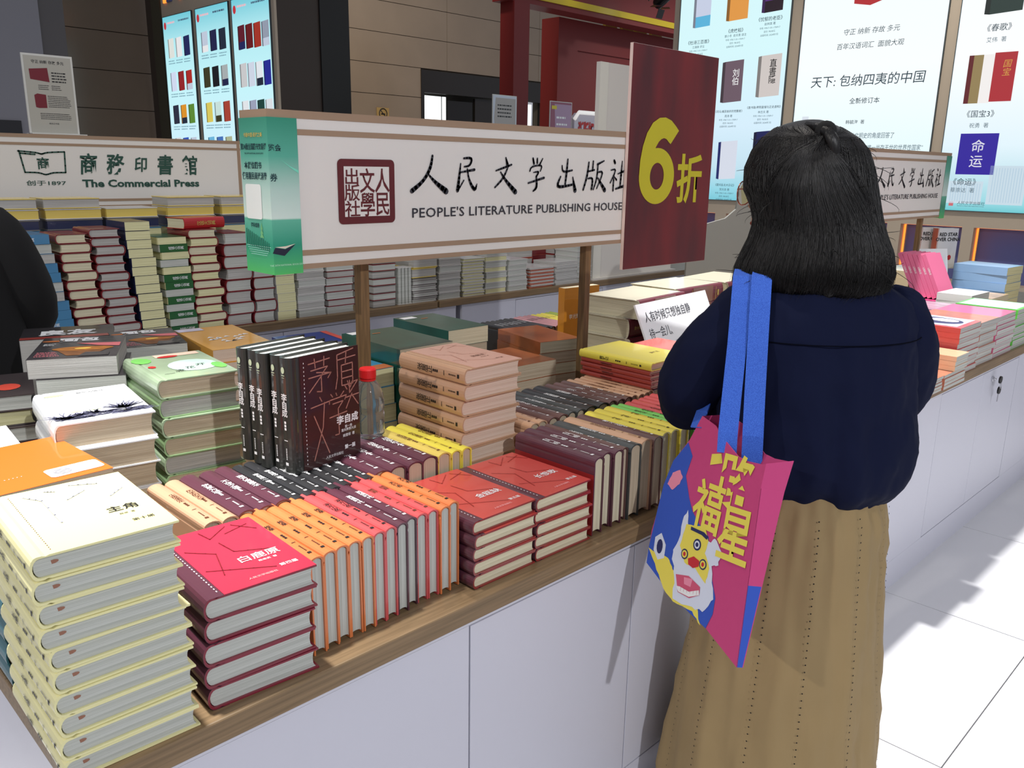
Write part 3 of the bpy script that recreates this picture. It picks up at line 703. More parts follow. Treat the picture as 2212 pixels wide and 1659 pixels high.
# --- third zone, centre -------------------------------------------------------
DG = mat('cover_deep_green_wrapped', (30, 108, 94), .3, coat=.8, bump=.12, bscale=14, var=.5, vscale=10)
def green_art(o, t):
    flat(o, 'cover_label', [rect(.01, .22, .06, .25)], INK_W, (0, 0, t), (1, 0, 0), (0, 1, 0))
    flat(o, 'cover_mark', [rect(.06, .20, .085, .205)], mat('art_orange', (196, 110, 50), .5), (0, 0, t), (1, 0, 0), (0, 1, 0))
s = stack(6, 1.212, 1.585, TZ, .165, .255, .0442, DG, ['cream', 'tan'], 'soft', -.03, 'dark green paperback', 'behind the tan stack', 'dark green paperbacks', .002, .006)
green_art(s[-1], .0449)
s = stack(5, 1.535, 1.780, TZ, .152, .262, .0486, DG, ['cream', 'tan'], 'soft', -.02, 'dark green paperback', 'by the orange-edged books', 'dark green paperbacks further right', .002, .006)
green_art(s[-1], .0493)
OP = mat('cover_orange_wrapped', (224, 128, 70), .3, coat=.7, bump=.12, bscale=14, var=.6, vscale=9)
stack(6, 1.757, 1.632, TZ, .148, .235, .0338, OP, ['tan', 'cream'], 'soft', -.22, 'orange-edged wrapped paperback', 'left of the right post', 'orange-edged wrapped paperbacks', .002, .008)
stack(4, 1.545, 1.545, TZ, .18, .2, .0440, OP, 'tan', 'soft', -.06, 'orange-edged paperback with grey pages', 'beside the tan stack', 'orange-edged paperbacks beside the tan stack', .003, .008)
s = stack(5, 1.134, 1.600, TZ, .074, .16, .0445, cover('sky_orange', (70, 150, 190)), 'yellow', 'soft', .0, 'blue and orange paperback with cream pages', 'behind the bottle', 'cream-edged paperbacks behind the bottle', .004, .02)
flat(s[-1], 'cover_band', [rect(0, 0, .074, .04)], C['orange'], (0, 0, .0453), (1, 0, 0), (0, 1, 0))
# far rows of spines
fr = [('black hardcover seen far back, spine up', .0225, C['black'], 'grey', '骚动之秋', INK_W, dict(sub=False))]*7+[('plum-pink hardcover far back, spine up', .0235, cover('dusty_pink', (196, 140, 144)), 'grey', '钟鼓楼', INK_K, dict(sub=False))]*4
fr += [('yellow hardcover far back, spine up', .024, C['yellow'], 'grey', '繁花', INK_K, dict(sub=False))]*3+[('olive-green hardcover far back, spine up', .022, cover('olive', (150, 168, 60)), 'grey', '繁花', INK_K, dict(sub=False))]*2
row(2.02, 1.955, TZ, fr, .154, .214, 'by the right post', 'spine-up hardcovers on the far side')
book((2.150, 1.915, TZ), .17, .30, .03, cover('amber_standing', (214, 140, 40)), 'cream', 'soft', math.radians(-4), UPRIGHT, 'amber book with blue spine standing upright beside the right post', smat=None, title=[('李光耀', .018, .05, .2, INK_W)])
sb = COL.objects
# dictionaries
DM = cover('dictionary_cream', (206, 200, 176)); DSP = cover('dictionary_spine', (104, 36, 50)); DSB = cover('dictionary_band', (140, 100, 84))
def dictionary(x, y, z, rz, label):
    # spine towards -Y : local x (spine->fore) -> +Y, local y (foot->head) -> -X ... head at -X
    pose = Matrix(((0, -1, 0, 0), (1, 0, 0, 0), (0, 0, 1, 0), (0, 0, 0, 1)))
    o = book((x, y, z), .20, .285, .060, DM, 'cream', 'hard', rz, pose, label, 'thick dictionaries with maroon spines', smat=DSP, strip=.012)
    if o is None: return None
    flat(o, 'spine_band', [rect(-.028, .07, .028, .20)], DSB, (-.0067, 0, .030), (0, 0, 1), (0, 1, 0))
    write(o, 'spine_title', '莎\n士\n比\n亚', .013, INK_Y, (-.0072, .235, .030), (0, 0, 1), (0, 1, 0), bold=.02, lead=.95)
    flat(o, 'spine_print', [rect(-.022, .05, .022, .052), rect(-.022, .205, .022, .207), rect(-.01, .03, .01, .04)], INK_Y, (-.0074, 0, .030), (0, 0, 1), (0, 1, 0))
    return o
for i in range(5):
    dictionary(2.385+.012*math.sin(i*2), 1.575+.006*math.sin(i*3), TZ+i*.0606, .06+.05*math.sin(i*1.7), f'thick maroon-spined volume, {("bottom", "fourth", "third", "second", "top")[i]} in the pile beside the right post')
for i in range(5):
    dictionary(2.70+.012*math.sin(i*2+1), 1.62+.006*math.sin(i*3), TZ+i*.0606, .05+.04*math.sin(i*1.3), f'thick maroon-spined volume, {("bottom", "fourth", "third", "second", "top")[i]} in the middle pile below the discount board')
for i in range(5):
    dictionary(3.01+.012*math.sin(i*2+2), 1.63+.006*math.sin(i*3), TZ+i*.0606, .05+.04*math.sin(i*1.9), f'thick maroon-spined volume, {("bottom", "fourth", "third", "second", "top")[i]} in the pile nearest the woman’s hair'.replace('’', "'"))
# white quotation card
qc = empty('quotation_card', (2.07, 1.392, TZ+.006), .10, label='white card with a handwritten-style quotation leaning on the dictionaries', cat='card')
T = Matrix.Rotation(math.radians(-24), 4, 'X')
o = box('card', 0, 0, 0, .46, .006, .32, mat('card_white', (232, 234, 236), .45), qc); o.matrix_basis = T
for i_, s_ in enumerate(('人有时候只想独自静', '待一会儿,', '悲伤也成享受。')):
    l_ = link('quotation', txt(s_, .036, just='LEFT', stretch=.9), mat('ink_grey', (70, 72, 78), .6), qc, T @ frame((.03, -.0008, .275-.054*i_), (1, 0, 0), (0, 0, 1)))
# bottle of water
bt = empty('water_bottle', (.968, 1.372, TZ+.1585), label='clear plastic water bottle with a red cap among the maroon books', cat='bottle')
PET = mat('clear_pet', (236, 240, 240), .06, trans=.95, bump=.05, bscale=40); PET.node_tree.nodes['Principled BSDF'].inputs['IOR'].default_value = 1.3
link('bottle_body', mesh('bottle_body', *lathe([(.001, .002), (.028, 0), (.032, .006), (.032, .05), (.030, .054), (.032, .058), (.0325, .07), (.030, .09), (.024, .106), (.016, .116), (.013, .12), (.013, .128)], 28), True), PET, bt)
link('cap', mesh('cap', *lathe([(.0165, .122), (.0172, .124), (.0172, .139), (.0155, .142), (.001, .142)], 28)), mat('cap_red', (214, 30, 34), .35), bt)
link('cap_ring', mesh('cap_ring', *lathe([(.0155, .1165), (.0165, .118), (.0165, .1205), (.0155, .121)], 28)), mat('cap_red', (214, 30, 34), .35), bt)
flat(bt, 'spine_reflection_label', [], INK_R, (0, 0, 0), (1, 0, 0), (0, 1, 0)) if False else None
# ------------------------------------------------------------------ signs on posts
SW = mat('sign_white', (224, 220, 214), .45, bump=.03, bscale=90)
SBR = mat('sign_taupe', (158, 132, 108), .5)
GRN_T = mat('wrap_green_dark', (40, 128, 104), .35)
def vgrad(name, stops, z0, z1, rough=.4, axis='Z', emit=0):      # printed gradient along a local axis
    m = bpy.data.materials.new(name); m.use_nodes = True
    nt = m.node_tree; b = nt.nodes['Principled BSDF']; b.inputs['Roughness'].default_value = rough
    tc = nt.nodes.new('ShaderNodeTexCoord'); sp = nt.nodes.new('ShaderNodeSeparateXYZ'); mr = nt.nodes.new('ShaderNodeMapRange')
    mr.inputs['From Min'].default_value = z0; mr.inputs['From Max'].default_value = z1
    r = nt.nodes.new('ShaderNodeValToRGB')
    while len(r.color_ramp.elements) < len(stops): r.color_ramp.elements.new(.5)
    for e, (p, c) in zip(r.color_ramp.elements, stops): e.position = p; e.color = lin(c)
    nt.links.new(tc.outputs['Object'], sp.inputs[0]); nt.links.new(sp.outputs[axis], mr.inputs['Value'])
    nt.links.new(mr.outputs[0], r.inputs[0]); nt.links.new(r.outputs[0], b.inputs['Base Color'])
    if emit:
        nt.links.new(r.outputs[0], b.inputs['Emission Color']); b.inputs['Emission Strength'].default_value = emit
        b.inputs['Base Color'].default_value = (0, 0, 0, 1)
        nt.links.remove(nt.links[-1]) if False else None
    return m
WRAP = vgrad('wrap_print', [(0, (84, 186, 96)), (.08, (70, 170, 110)), (.20, (44, 146, 118)), (.36, (96, 178, 152)), (.37, (206, 224, 216)), (.55, (176, 206, 196)), (.75, (86, 170, 148)), (1, (44, 138, 112))], -.012, .30)
SX, SY = (1, 0, 0), (0, 0, 1)
HAN = {
 '人': [[(.60, 1, .10), (.55, .68, .15), (.34, .32, .14), (0, .06, .20)], [(.46, .52, .06), (.66, .30, .14), (1.0, .04, .26)]],
 '民': [[(.34, .95, .10), (.74, .98, .14), (.62, .74, .12), (.36, .72, .08)], [(.16, .56, .08), (.82, .64, .14)], [(.2, .8, .08), (.13, .4, .16), (.06, .06, .20)], [(.08, .06, .1), (.34, .34, .08)], [(.50, .66, .08), (.56, .36, .12), (.84, .02, .22), (.94, .24, .05)]],
 '文': [[(.52, 1, .08), (.6, .80, .18)], [(.06, .62, .08), (.4, .70, .12), (.80, .80, .10)], [(.66, .78, .08), (.42, .40, .14), (.02, .14, .10)], [(.28, .58, .08), (.52, .34, .16), (1, .0, .28)]],
 '学': [[(.30, 1, .12), (.36, .84, .14)], [(.54, 1, .10), (.54, .86, .12)], [(.84, 1, .08), (.66, .80, .12)], [(.14, .62, .10), (.2, .76, .10), (.86, .82, .10), (.72, .62, .08)], [(.34, .58, .06), (.68, .62, .12), (.50, .46, .12)], [(.50, .46, .12), (.56, .12, .18), (.34, .02, .10)], [(.06, .26, .10), (.94, .42, .14)]],
 '出': [[(.56, 1, .10), (.52, .6, .16), (.46, .22, .12)], [(.28, .80, .08), (.30, .58, .12), (.80, .66, .10)], [(.22, .46, .10), (.0, .12, .18), (.5, .16, .14), (.9, .22, .12)], [(.84, .44, .08), (.98, .02, .26)]],
 '版': [[(.22, .92, .10), (.17, .5, .14), (.0, .04, .12)], [(.42, .96, .10), (.40, .66, .10)], [(.16, .62, .08), (.48, .68, .10)], [(.20, .40, .08), (.44, .44, .12), (.38, .06, .14)], [(.92, .98, .08), (.62, .86, .12)], [(.64, .86, .10), (.62, .4, .12), (.46, .04, .08)], [(.62, .60, .08), (.94, .66, .12), (.62, .08, .08)], [(.66, .42, .08), (1, .02, .24)]],
 '社': [[(.24, 1, .16), (.30, .92, .18)], [(.06, .68, .08), (.44, .74, .12), (.04, .26, .10)], [(.26, .52, .12), (.24, 0, .14)], [(.30, .46, .06), (.44, .36, .14)], [(.52, .56, .08), (.96, .66, .14)], [(.78, .98, .08), (.74, .5, .18), (.70, .12, .12)], [(.42, .06, .12), (1, .16, .18)]]}

def sign_box(name, x0, x1, yf, label, posts, wraps=('L',), yb=None):
    yb = yb or yf+.105
    z0, z1 = 1.194, 1.502
    s = empty(name, (x0, yf, z0), label=label, cat='sign')
    L, D, Hh = x1-x0, yb-yf, z1-z0
    box('panel', 0, 0, 0, L, D, Hh, SW, s)
    for za, zb in ((0, .0105), (.0275, .0385), (Hh-.0445, Hh-.0335), (Hh-.0135, Hh)):
        box('stripe', -.0006, -.0012, za, L+.0006, 0, zb, SBR, s)
        if za in (0,) or zb == Hh: box('stripe', -.0012, 0, za, 0, D, zb, SBR, s)
    box('top_edge', -.0005, -.001, Hh, L+.0005, D+.001, Hh+.0015, SBR, s)
    for px, py in posts:
        box('post', px-x0-.0115, py-yf-.0115, TZ-z0, px-x0+.0115, py-yf+.0115, -.0005, POSTWOOD, s)
        box('post_foot', px-x0-.03, py-yf-.03, TZ-z0, px-x0+.03, py-yf+.03, TZ-z0+.004, POSTWOOD, s)
    for wv in wraps:
        xa = -.003 if wv == 'L' else L-.062
        w_ = empty('green_wrap', (xa, 0, 0)); w_.parent = s
        o = box('wrap_front', 0, -.0032, -.007, .065, -.0016, Hh-.0135, WRAP, w_)
        xe = 0 if wv == 'L' else .0635
        o = box('wrap_end', xe, -.0016, -.007, xe+.0016, D+.001, Hh-.0135, WRAP, w_)
    return s

ms = sign_box('booth_sign', .857, 2.125, 1.52, 'large white booth sign with red seal and black brush lettering', [(1.10, 1.572), (1.876, 1.572)])
FY = -.0018
def sg(x, z): return (x-.857, FY, z-1.194)
# red seal
seal = [rrect(0, 0, .146, .133, .010)]
flat(ms, 'seal_field', seal, mat('seal_red', (104, 30, 36), .55, var=.2, vscale=60), sg(1.010, 1.281), SX, SY)
flat(ms, 'seal_white', [rect(.015, .015, .131, .118)], SW, (sg(1.010, 1.281)[0], FY-.0006, sg(1, 1.281)[2]), SX, SY)
SR = MATS['seal_red']
for colx, chars in ((.112, '人民'), (.073, '文學'), (.034, '出版社')):
    n = len(chars); hh = .099/n
    for i, ch in enumerate(chars):
        me = txt(ch, 1.0, bold=.012)
        o = link('seal_character', me, SR, ms, frame((sg(1.010+colx, 1.281)[0], FY-.0012, .087+.015+.099-(i+.5)*hh), SX, SY))
        o.scale = (.040, hh*1.08, 1)
# brush lettering
pos = [(1.204, .100), (1.335, .070), (1.459, .072), (1.573, .066), (1.682, .078), (1.792, .092), (1.905, .068)]
DKI = mat('ink_bluegrey', (46, 46, 54), .5)
for ch, (x, wd_) in zip('人民文学出版社', pos):
    flat(ms, 'brush_character', brush(HAN[ch], wd_, .082, 0, 0, .62), DKI, sg(x, 1.343), SX, SY)
o = write(ms, 'latin_lettering', "PEOPLE'S LITERATURE PUBLISHING HOUSE", .030, DKI, sg(1.585, 1.300), SX, SY, bold=.008, space=1.05); o.scale.x = .762/max(1e-6, max(v.co.x for v in o.data.vertices)*2)
# green wrap printing, front and end
wr = [c for c in ms.children if c.name.startswith('green_wrap')][0]
EX, EO = (0, -1, 0), -.0006
NAV = mat('ink_navy', (18, 56, 62), .5)
def on_end(y, z): return (-.0006, y, z)
def wline(s_, size, z, m_, y_c, wd_):
    o = link('wrap_lettering', txt(s_, size, bold=.02), m_, wr, frame((-.0008, y_c, z), EX, SY))
    o.scale.x = wd_/(2*max(v.co.x for v in o.data.vertices)); return o
wline('书香中国·阅读之美', .009, .262, INK_Y, .052, .072)
wline('第34届全国图书交易博', .013, .240, NAV, .053, .100)
link('wrap_lettering', txt('览会', .014, bold=.02), NAV, wr, frame((.014, -.0036, .238), SX, SY))
wline('THE 34TH NATIONAL BOOK EXPO', .0045, .227, NAV, .052, .075)
wline('本展位图书', .014, .204, NAV, .058, .068)
wline('使用惠民阅读消费', .015, .184, NAV, .054, .096)
link('wrap_lettering', txt('券', .016, bold=.02), NAV, wr, frame((.009, -.0036, .182), SX, SY))
flat(wr, 'white_label', [rrect(0, 0, .062, .068, .006)], mat('label_white2', (226, 230, 226), .5), (-.0009, .093, .100), EX, SY)
wline('扫码领券', .010, .088, NAV, .062, .034)
BARS = mat('print_teal', (40, 112, 92), .5)
flat(wr, 'printed_bars', [rect(.004+i*.0072, .048-.0008*i, .0072+i*.0072, .080-.0021*i) for i in range(13)], BARS, (-.0009, .104, 0), EX, SY)
flat(wr, 'printed_waves', [rect(.004+i*.004, .046-i*.0042, .1-i*.004, .0472-i*.0042) for i in range(5)], mat('print_pale', (150, 206, 190), .5), (-.0009, .104, 0), EX, SY)
flat(wr, 'printed_tower', [[(.0, 0), (.006, .008), (.002, .008), (.007, .016), (.003, .016), (.008, .03), (.013, .016), (.009, .016), (.014, .008), (.010, .008), (.016, 0)]], mat('print_leaf', (110, 176, 120), .5), (-.0009, .045, .064), EX, SY)
flat(wr, 'printed_book', [[(-.002, .036), (.024, .030), (.050, .052), (.026, .043), (.004, .047)]], mat('print_dark', (26, 30, 52), .5), (0, -.0036, 0), SX, SY)
flat(wr, 'printed_page', [[(.004, .048), (.026, .044), (.050, .053), (.028, .049)]], mat('print_page', (220, 206, 190), .5), (0, -.0037, 0), SX, SY)
flat(wr, 'printed_ribbon', [[(.026, .216), (.045, .204), (.064, .196), (.064, .190), (.046, .201)]], mat('print_mint', (120, 214, 186), .5), (0, -.0036, 0), SX, SY)
link('wrap_lettering', txt('THE 34TH NATIONAL BOOK EXPO', .005), mat('ink_palemint', (190, 226, 204), .5), wr, frame((.03, -.0036, .012), SX, SY))

# same sign again further along the counter
rs = sign_box('booth_sign', 3.335, 4.60, 1.52, 'smaller-looking white booth sign right of the woman, same brush lettering', [(3.60, 1.572), (4.441, 1.572)], ('R',))
off = 3.335-.857+.035
for c in list(ms.children):
    if c.name.split('.')[0] in ('seal_field', 'seal_white', 'seal_character', 'brush_character', 'latin_lettering'):
        d_ = c.copy(); COL.objects.link(d_); d_.parent = rs
        d_.location.x += .035

# discount board
MR = stretched('satin_red', (58, 20, 26), (128, 26, 30), (.9, 1, .35), 3.2, .4, .36, .74)
n_ = [n for n in MR.node_tree.nodes if n.type == 'MAPPING'][0]; n_.inputs['Rotation'].default_value = (0, math.radians(32), 0); n_.inputs['Scale'].default_value = (1.5, 1, .35)
db = empty('discount_board', (1.968, 1.506, 1.118), label='tall red board with yellow 6折 fixed across the sign', cat='sign')
db['label'] = 'tall dark red discount board with big yellow numeral, fixed across the sign'
box('board_core', 0, .002, 0, .432, .0118, .620, mat('foam_edge', (222, 196, 188), .6), db)
box('print_face', .0012, 0, .001, .4308, .002, .619, MR, db)
YD = mat('ink_acid_yellow', (190, 180, 30), .5)
so_ = [(0, .33), (.01, .50), (.06, .66), (.15, .81), (.29, .93), (.46, .99), (.62, 1.0), (.78, .97), (.91, .91), (1.0, .86)]
si_ = [(.20, .33), (.30, .47), (.34, .575), (.40, .66), (.47, .72), (.53, .75), (.60, .765), (.67, .755), (.74, .72), (.79, .70)]
t6 = [[so_[i], si_[i], si_[i+1], so_[i+1]] for i in range(9)]; q6 = []
def e6(a, rx, ry): return (.47+rx*cos_(a), .325+ry*sin_(a))
cos_, sin_ = math.cos, math.sin
for i in range(40):
    a, b = 2*PI*i/40, 2*PI*(i+1)/40
    q6.append([e6(a, .47, .325), e6(b, .47, .325), e6(b, .185, .155), e6(a, .185, .155)])
flat(db, 'numeral', [[(x*.186, y*.247) for x, y in p] for p in q6], YD, (.053, -.0008, .185), SX, SY)
flat(db, 'numeral_stroke', [[(x*.186, y*.247) for x, y in p] for p in t6], YD, (.053, -.0011, .185), SX, SY)
me = txt('折', 1.0, bold=.022, res=4); o = link('character', me, YD, db, frame((.311, -.0008, .258), SX, SY)); o.scale.x = .135/(2*max(v.co.x for v in me.vertices)); o.scale.y = .148/(2*max(v.co.y for v in me.vertices))

# green-logo sign on the back counter
cs = sign_box('booth_sign', -.45, 2.146, 4.05, 'wide pale sign with green open-book logo on the back counter', [(.2, 4.10), (1.099, 4.10), (1.889, 4.10)], ())
def cg(x, z): return (x+.45, FY, z-1.194)
box('stripe', 2.108+.45, -.0014, .0, 2.124+.45, 0, .308, SBR, cs)
bkl = [[(1.122, 1.433), (1.196, 1.428), (1.212, 1.420), (1.228, 1.429), (1.304, 1.433)], [(1.126, 1.434), (1.140, 1.346)], [(1.304, 1.433), (1.300, 1.346)], [(1.140, 1.346), (1.196, 1.346), (1.220, 1.334), (1.246, 1.346), (1.300, 1.346)], [(1.130, 1.424), (1.186, 1.420)]]
flat(cs, 'book_logo', brush([[(p[0], p[1], .0125) for p in s_] for s_ in bkl], 1, 1, .45, -1.194, .5), INK_G, (0, FY, 0), SX, SY)
o = link('logo_character', txt('商', .052, bold=.02), INK_G, cs, frame(cg(1.214, 1.384), SX, SY))
for s_, x, z, w_, h_, b_ in (('创于1897', 1.218, 1.302, .158, .021, .012), ('The Commercial Press', 1.632, 1.300, .536, .034, .035)):
    me = txt(s_, 1.0, bold=b_); o = link('lettering', me, INK_G, cs, frame(cg(x, z), SX, SY)); o.scale.x = w_/(2*max(v.co.x for v in me.vertices)); o.scale.y = h_/(2*max(v.co.y for v in me.vertices))
for i, ch in enumerate('商務印書館'):
    me = txt(ch, 1.0, bold=.022, shear=.12); o = link('brush_character', me, INK_G, cs, frame(cg(1.40+.114*i+.004*(i == 4), 1.384), SX, SY)); o.scale = (.078 if i != 2 else .062, .094 if i != 2 else .070, 1)

# acrylic poster stand on top of that sign
def poster(loc, w, h, label, face, ink, art, name='acrylic_poster', rz=0):
    p = empty(name, loc, rz, label=label, cat='poster')
    box('acrylic_sheet', 0, -.002, 0, w, .006, h, mat('acrylic', (206, 206, 200), .12), p)
    box('acrylic_foot', 0, -.035, 0, w+.02, .04, .004, mat('acrylic', (206, 206, 200), .12), p)
    box('print', .008, -.003, .008, w-.008, -.002, h-.008, mat(name+'_'+label[:9], face, .6), p)
    art(p, w, h, ink)
    return p
def art_dict(p, w, h, ink):
    write(p, 'heading', '守正 纳新 存故 多元', .0145, INK_K, (w*.5, -.0035, h*.905), SX, SY, bold=.01)
    W_ = mat('art_wine', (110, 16, 34), .5)
    flat(p, 'book_row_picture', [[(w*.12, h*.81), (w*.48, h*.835), (w*.50, h*.66), (w*.13, h*.685)]], W_, (0, -.0035, 0), SX, SY)
    flat(p, 'book_picture', [[(w*.17, h*.49), (w*.23, h*.51), (w*.40, h*.50), (w*.40, h*.335), (w*.24, h*.33), (w*.18, h*.34)]], W_, (0, -.0035, 0), SX, SY)
    flat(p, 'body_text', lines(w*.55, w*.85, h*.77, 4, h*.036, .005, .1)+lines(w*.43, w*.90, h*.48, 7, h*.022, .0026, .2)+lines(w*.25, w*.88, h*.26, 4, h*.022, .0026, .1)+lines(w*.27, w*.48, h*.61, 3, h*.023, .0026, .2)+lines(w*.53, w*.74, h*.61, 3, h*.023, .0026, .2), INK_K, (0, -.0035, 0), SX, SY)
    write(p, 'footer', '商务印书馆', .008, INK_K, (w*.5, -.0035, h*.14), SX, SY)
poster((1.187, 4.085, 1.504), .200, .325, 'clear acrylic poster with wine-red dictionaries on the green-logo sign', (170, 168, 158), INK_K, art_dict)

# white display board on the far counter, behind the discount board
st = empty('display_board', (4.19, 3.45, TZ), label='tall white display board standing on the far counter behind the discount board', cat='board')
box('board', 0, 0, 0, .87, .03, 1.32, mat('board_white', (226, 220, 210), .5), st)
box('edge_strip', .0, -.004, 0, .075, 0, 1.32, mat('board_edge', (234, 230, 216), .5), st)
box('board_foot', -.02, -.03, 0, .89, .10, .012, mat('board_white', (226, 220, 210), .5), st)

# grey cut-out standee behind the dictionaries
gc = empty('cutout_standee', (3.20, 2.12, TZ), math.radians(-28), label='grey back of a shaped cut-out standee beside the woman’s glasses'.replace('’', "'"), cat='standee')
out = [(.02, 0), (.86, 0), (.86, .30), (.80, .42), (.66, .47), (.60, .50), (.58, .62), (.52, .70), (.42, .73), (.32, .70), (.26, .62), (.25, .53), (.20, .49), (.04, .45), (.02, .40)]
vs_, fs_ = extr(out, 0, .012)
link('board', fix(mesh('board', vs_, fs_)), mat('board_grey', (128, 128, 122), .6), gc)
box('strut', .40, .012, 0, .46, .16, .03, mat('board_grey', (128, 128, 122), .6), gc)
# ------------------------------------------------------------------ light boxes (backlit prints)
def glow(name, rgb, k=.92):
    if name in MATS: return MATS[name]
    m = bpy.data.materials.new(name); m.use_nodes = True; nt = m.node_tree
    b = nt.nodes['Principled BSDF']; b.inputs['Base Color'].default_value = (.02, .02, .02, 1); b.inputs['Roughness'].default_value = .25
    b.inputs['Emission Color'].default_value = lin(rgb); b.inputs['Emission Strength'].default_value = k
    MATS[name] = m; return m
def glowgrad(name, stops, a0, a1, axis, k=1.0):
    m = vgrad(name, stops, a0, a1, .25, axis, k); m.node_tree.nodes['Principled BSDF'].inputs['Base Color'].default_value = (.02, .02, .02, 1)
    for l in list(m.node_tree.links):
        if l.to_socket.name == 'Base Color': m.node_tree.links.remove(l)
    return m
def gl(rgb): return glow('backlit_%d_%d_%d' % tuple(rgb), rgb)
GK = gl((38, 60, 72)); GB = gl((70, 96, 110))
LBX, LBYd = (0, -1, 0), (0, 0, 1)
def lightbox(y_l, y_r, x, z0, z1, label, stops):
    b = empty('light_box', (x, y_l, z0), label=label, cat='light box')
    w, h = y_l-y_r, z1-z0
    box('screen', -.012, -w+.006, .006, .02, -.006, h-.006, glowgrad('screen_'+label[:14], stops, 0, h, 'Z'), b)
    for q in ((0, -w, 0, .03, -w+.006, h), (0, -.006, 0, .03, 0, h), (0, -w, 0, .03, 0, .006), (0, -w, h-.006, .03, 0, h)):
        box('frame', -.018, q[1], q[2], .03, q[4], q[5], mat('box_frame', (70, 84, 90), .4), b)
    return b
LV = [-.0135]
def lp(b, n, polys, rgb, dx=0): return flat(b, n, polys, gl(rgb), (LV[0]-dx, 0, 0), LBX, LBYd)
def lw(b, s, size, x, z, m=None, bold=.005, just='CENTER', shear=0, name='lettering', wid=None, dx=.0015, lead=1.0):
    o = link(name, txt(s, size, bold=bold, just=just, shear=shear, lead=lead), m or GK, b, frame((LV[0]-dx, -x, z), LBX, LBYd))
    if wid: o.scale.x = wid/max(1e-6, (max(v.co.x for v in o.data.vertices)-min(v.co.x for v in o.data.vertices)))
    return o
def pic(b, x, z, w, h, cols, title=None, tc=(235, 235, 235), dep=.012, vert=True, tsz=None, spine=None):
    """a printed book picture: front cover seen obliquely with its spine edge"""
    sp = w*.14
    lp(b, 'book_picture', [[(x+sp, z), (x+w, z+h*.03), (x+w, z+h), (x+sp, z+h*.97)]], cols[0])
    lp(b, 'book_picture_spine', [[(x, z+h*.015), (x+sp, z), (x+sp, z+h*.97), (x, z+h*.955)]], spine or tuple(int(c*.62) for c in cols[0]))
    if len(cols) > 1: lp(b, 'book_picture_band', [[(x+sp, z), (x+w, z+h*.03), (x+w, z+h*.34), (x+sp, z+h*.31)]], cols[1], .0004)
    if title: lw(b, '\n'.join(title) if vert else title, tsz or h*.2, x+w*.66, z+h*.60, gl(tc), .01, name='book_picture_title', lead=.95)
STOP = [(0, (120, 200, 216)), (.05, (150, 214, 230)), (.14, (196, 226, 240)), (.3, (214, 238, 252)), (.6, (214, 248, 252)), (1, (214, 246, 250))]
z0 = LZ0
# left panel of the right-hand wall: publisher list
L1 = lightbox(5.93, 4.57, 8.588, z0, LZ1, 'lit poster of history book covers left of the woman', STOP)
def cap(b, x, z, t1, t2):
    lw(b, t1, .046 if len(t1) < 8 else .030, x, z, GK, .006); lw(b, t2, .030, x, z-.05, GB, .004)
    lw(b, '书号: 978-7-101-17009-7', .023, x, z-.090, GB, .003); lw(b, '定价: 98.00元', .023, x, z-.125, GB, .003); lw(b, '出版时间: 2024年7月', .023, x, z-.160, GB, .003)
H0 = z0
def zz(a): return a-H0
pic(L1, .18, zz(2.93), .22, .36, [(206, 214, 236), (96, 186, 226)]); pic(L1, .60, zz(2.96), .26, .36, [(232, 158, 74)]); pic(L1, 1.02, zz(3.00), .24, .36, [(96, 52, 130), (40, 24, 34)])
cap(L1, .27, zz(2.78), '《杜诗三百首》', '江涌泉 评注'); cap(L1, .73, zz(2.86), '《虎纹船》', '郭小冬  俞天青 译注'); cap(L1, 1.13, zz(2.94), '《忧郁的老臣》', '赵林其 著')
pic(L1, .15, zz(2.08), .24, .42, [(92, 38, 26), (40, 18, 14)]); pic(L1, .60, zz(2.12), .26, .44, [(112, 92, 104)], '刘伯'); pic(L1, 1.03, zz(2.16), .27, .43, [(214, 206, 202)], '直書隱', (24, 24, 24))
cap(L1, .72, zz(2.03), '《司马:痛苦挫折的觉醒者》', '周涛 著'); cap(L1, 1.14, zz(2.06), '《直书隐:康熙废储与正史虚构》', '林志夫 著')
pic(L1, .62, zz(1.30), .24, .42, [(220, 226, 240)], spine=(30, 38, 104)); pic(L1, 1.05, zz(1.40), .24, .42, [(24, 28, 86)], '昆仑', (190, 190, 170))
cap(L1, .74, zz(1.24), '《楚天乱北大日记》', '贺天良 著'); cap(L1, 1.16, zz(1.35), '《发现“昆仑石刻”》', '宋强 著')
lp(L1, 'printed_hill', [[(.02, .22), (.30, .22), (.30, .46), (.02, .46)]], (150, 182, 214)); lw(L1, '乡\n神家园', .05, .2, zz(1.42), GB, 0)
# middle panel
WH = [(0, (190, 236, 246)), (.1, (226, 250, 254)), (.5, (248, 254, 255)), (1, (240, 253, 255))]
L2 = lightbox(4.44, 3.03, 8.588, z0, LZ1, 'lit white poster with a large title line above the woman’s head'.replace('’', "'"), WH)
lp(L2, 'red_book_picture', [[(.52, zz(2.985)), (.68, zz(2.955)), (.90, zz(3.02)), (.90, zz(3.3)), (.52, zz(3.3))]], (182, 36, 40))
lw(L2, '守正 纳新 存故 多元', .062, .72, zz(2.73), GK, 0, shear=.1); lw(L2, '百年汉语词汇  面貌大观', .062, .72, zz(2.60), GK, 0, shear=.1)
lw(L2, '天下: 包纳四夷的中国', .118, .72, zz(2.28), GK, .002, shear=.08, wid=1.12)
lw(L2, '全新修订本', .060, .73, zz(2.085), GK, .004)
lw(L2, '韩毓海  著', .042, .66, zz(1.885), GK, .004)
for i, s_ in enumerate(('本书从文明史的角度回答了', '中国何以成为“唯一尚存于世的世界性国家”', '这一根本问题。')): lw(L2, s_, .058, .54, zz(1.755-.115*i), GB, .002, just='LEFT', shear=.1, wid=(.52, .80, .28)[i])
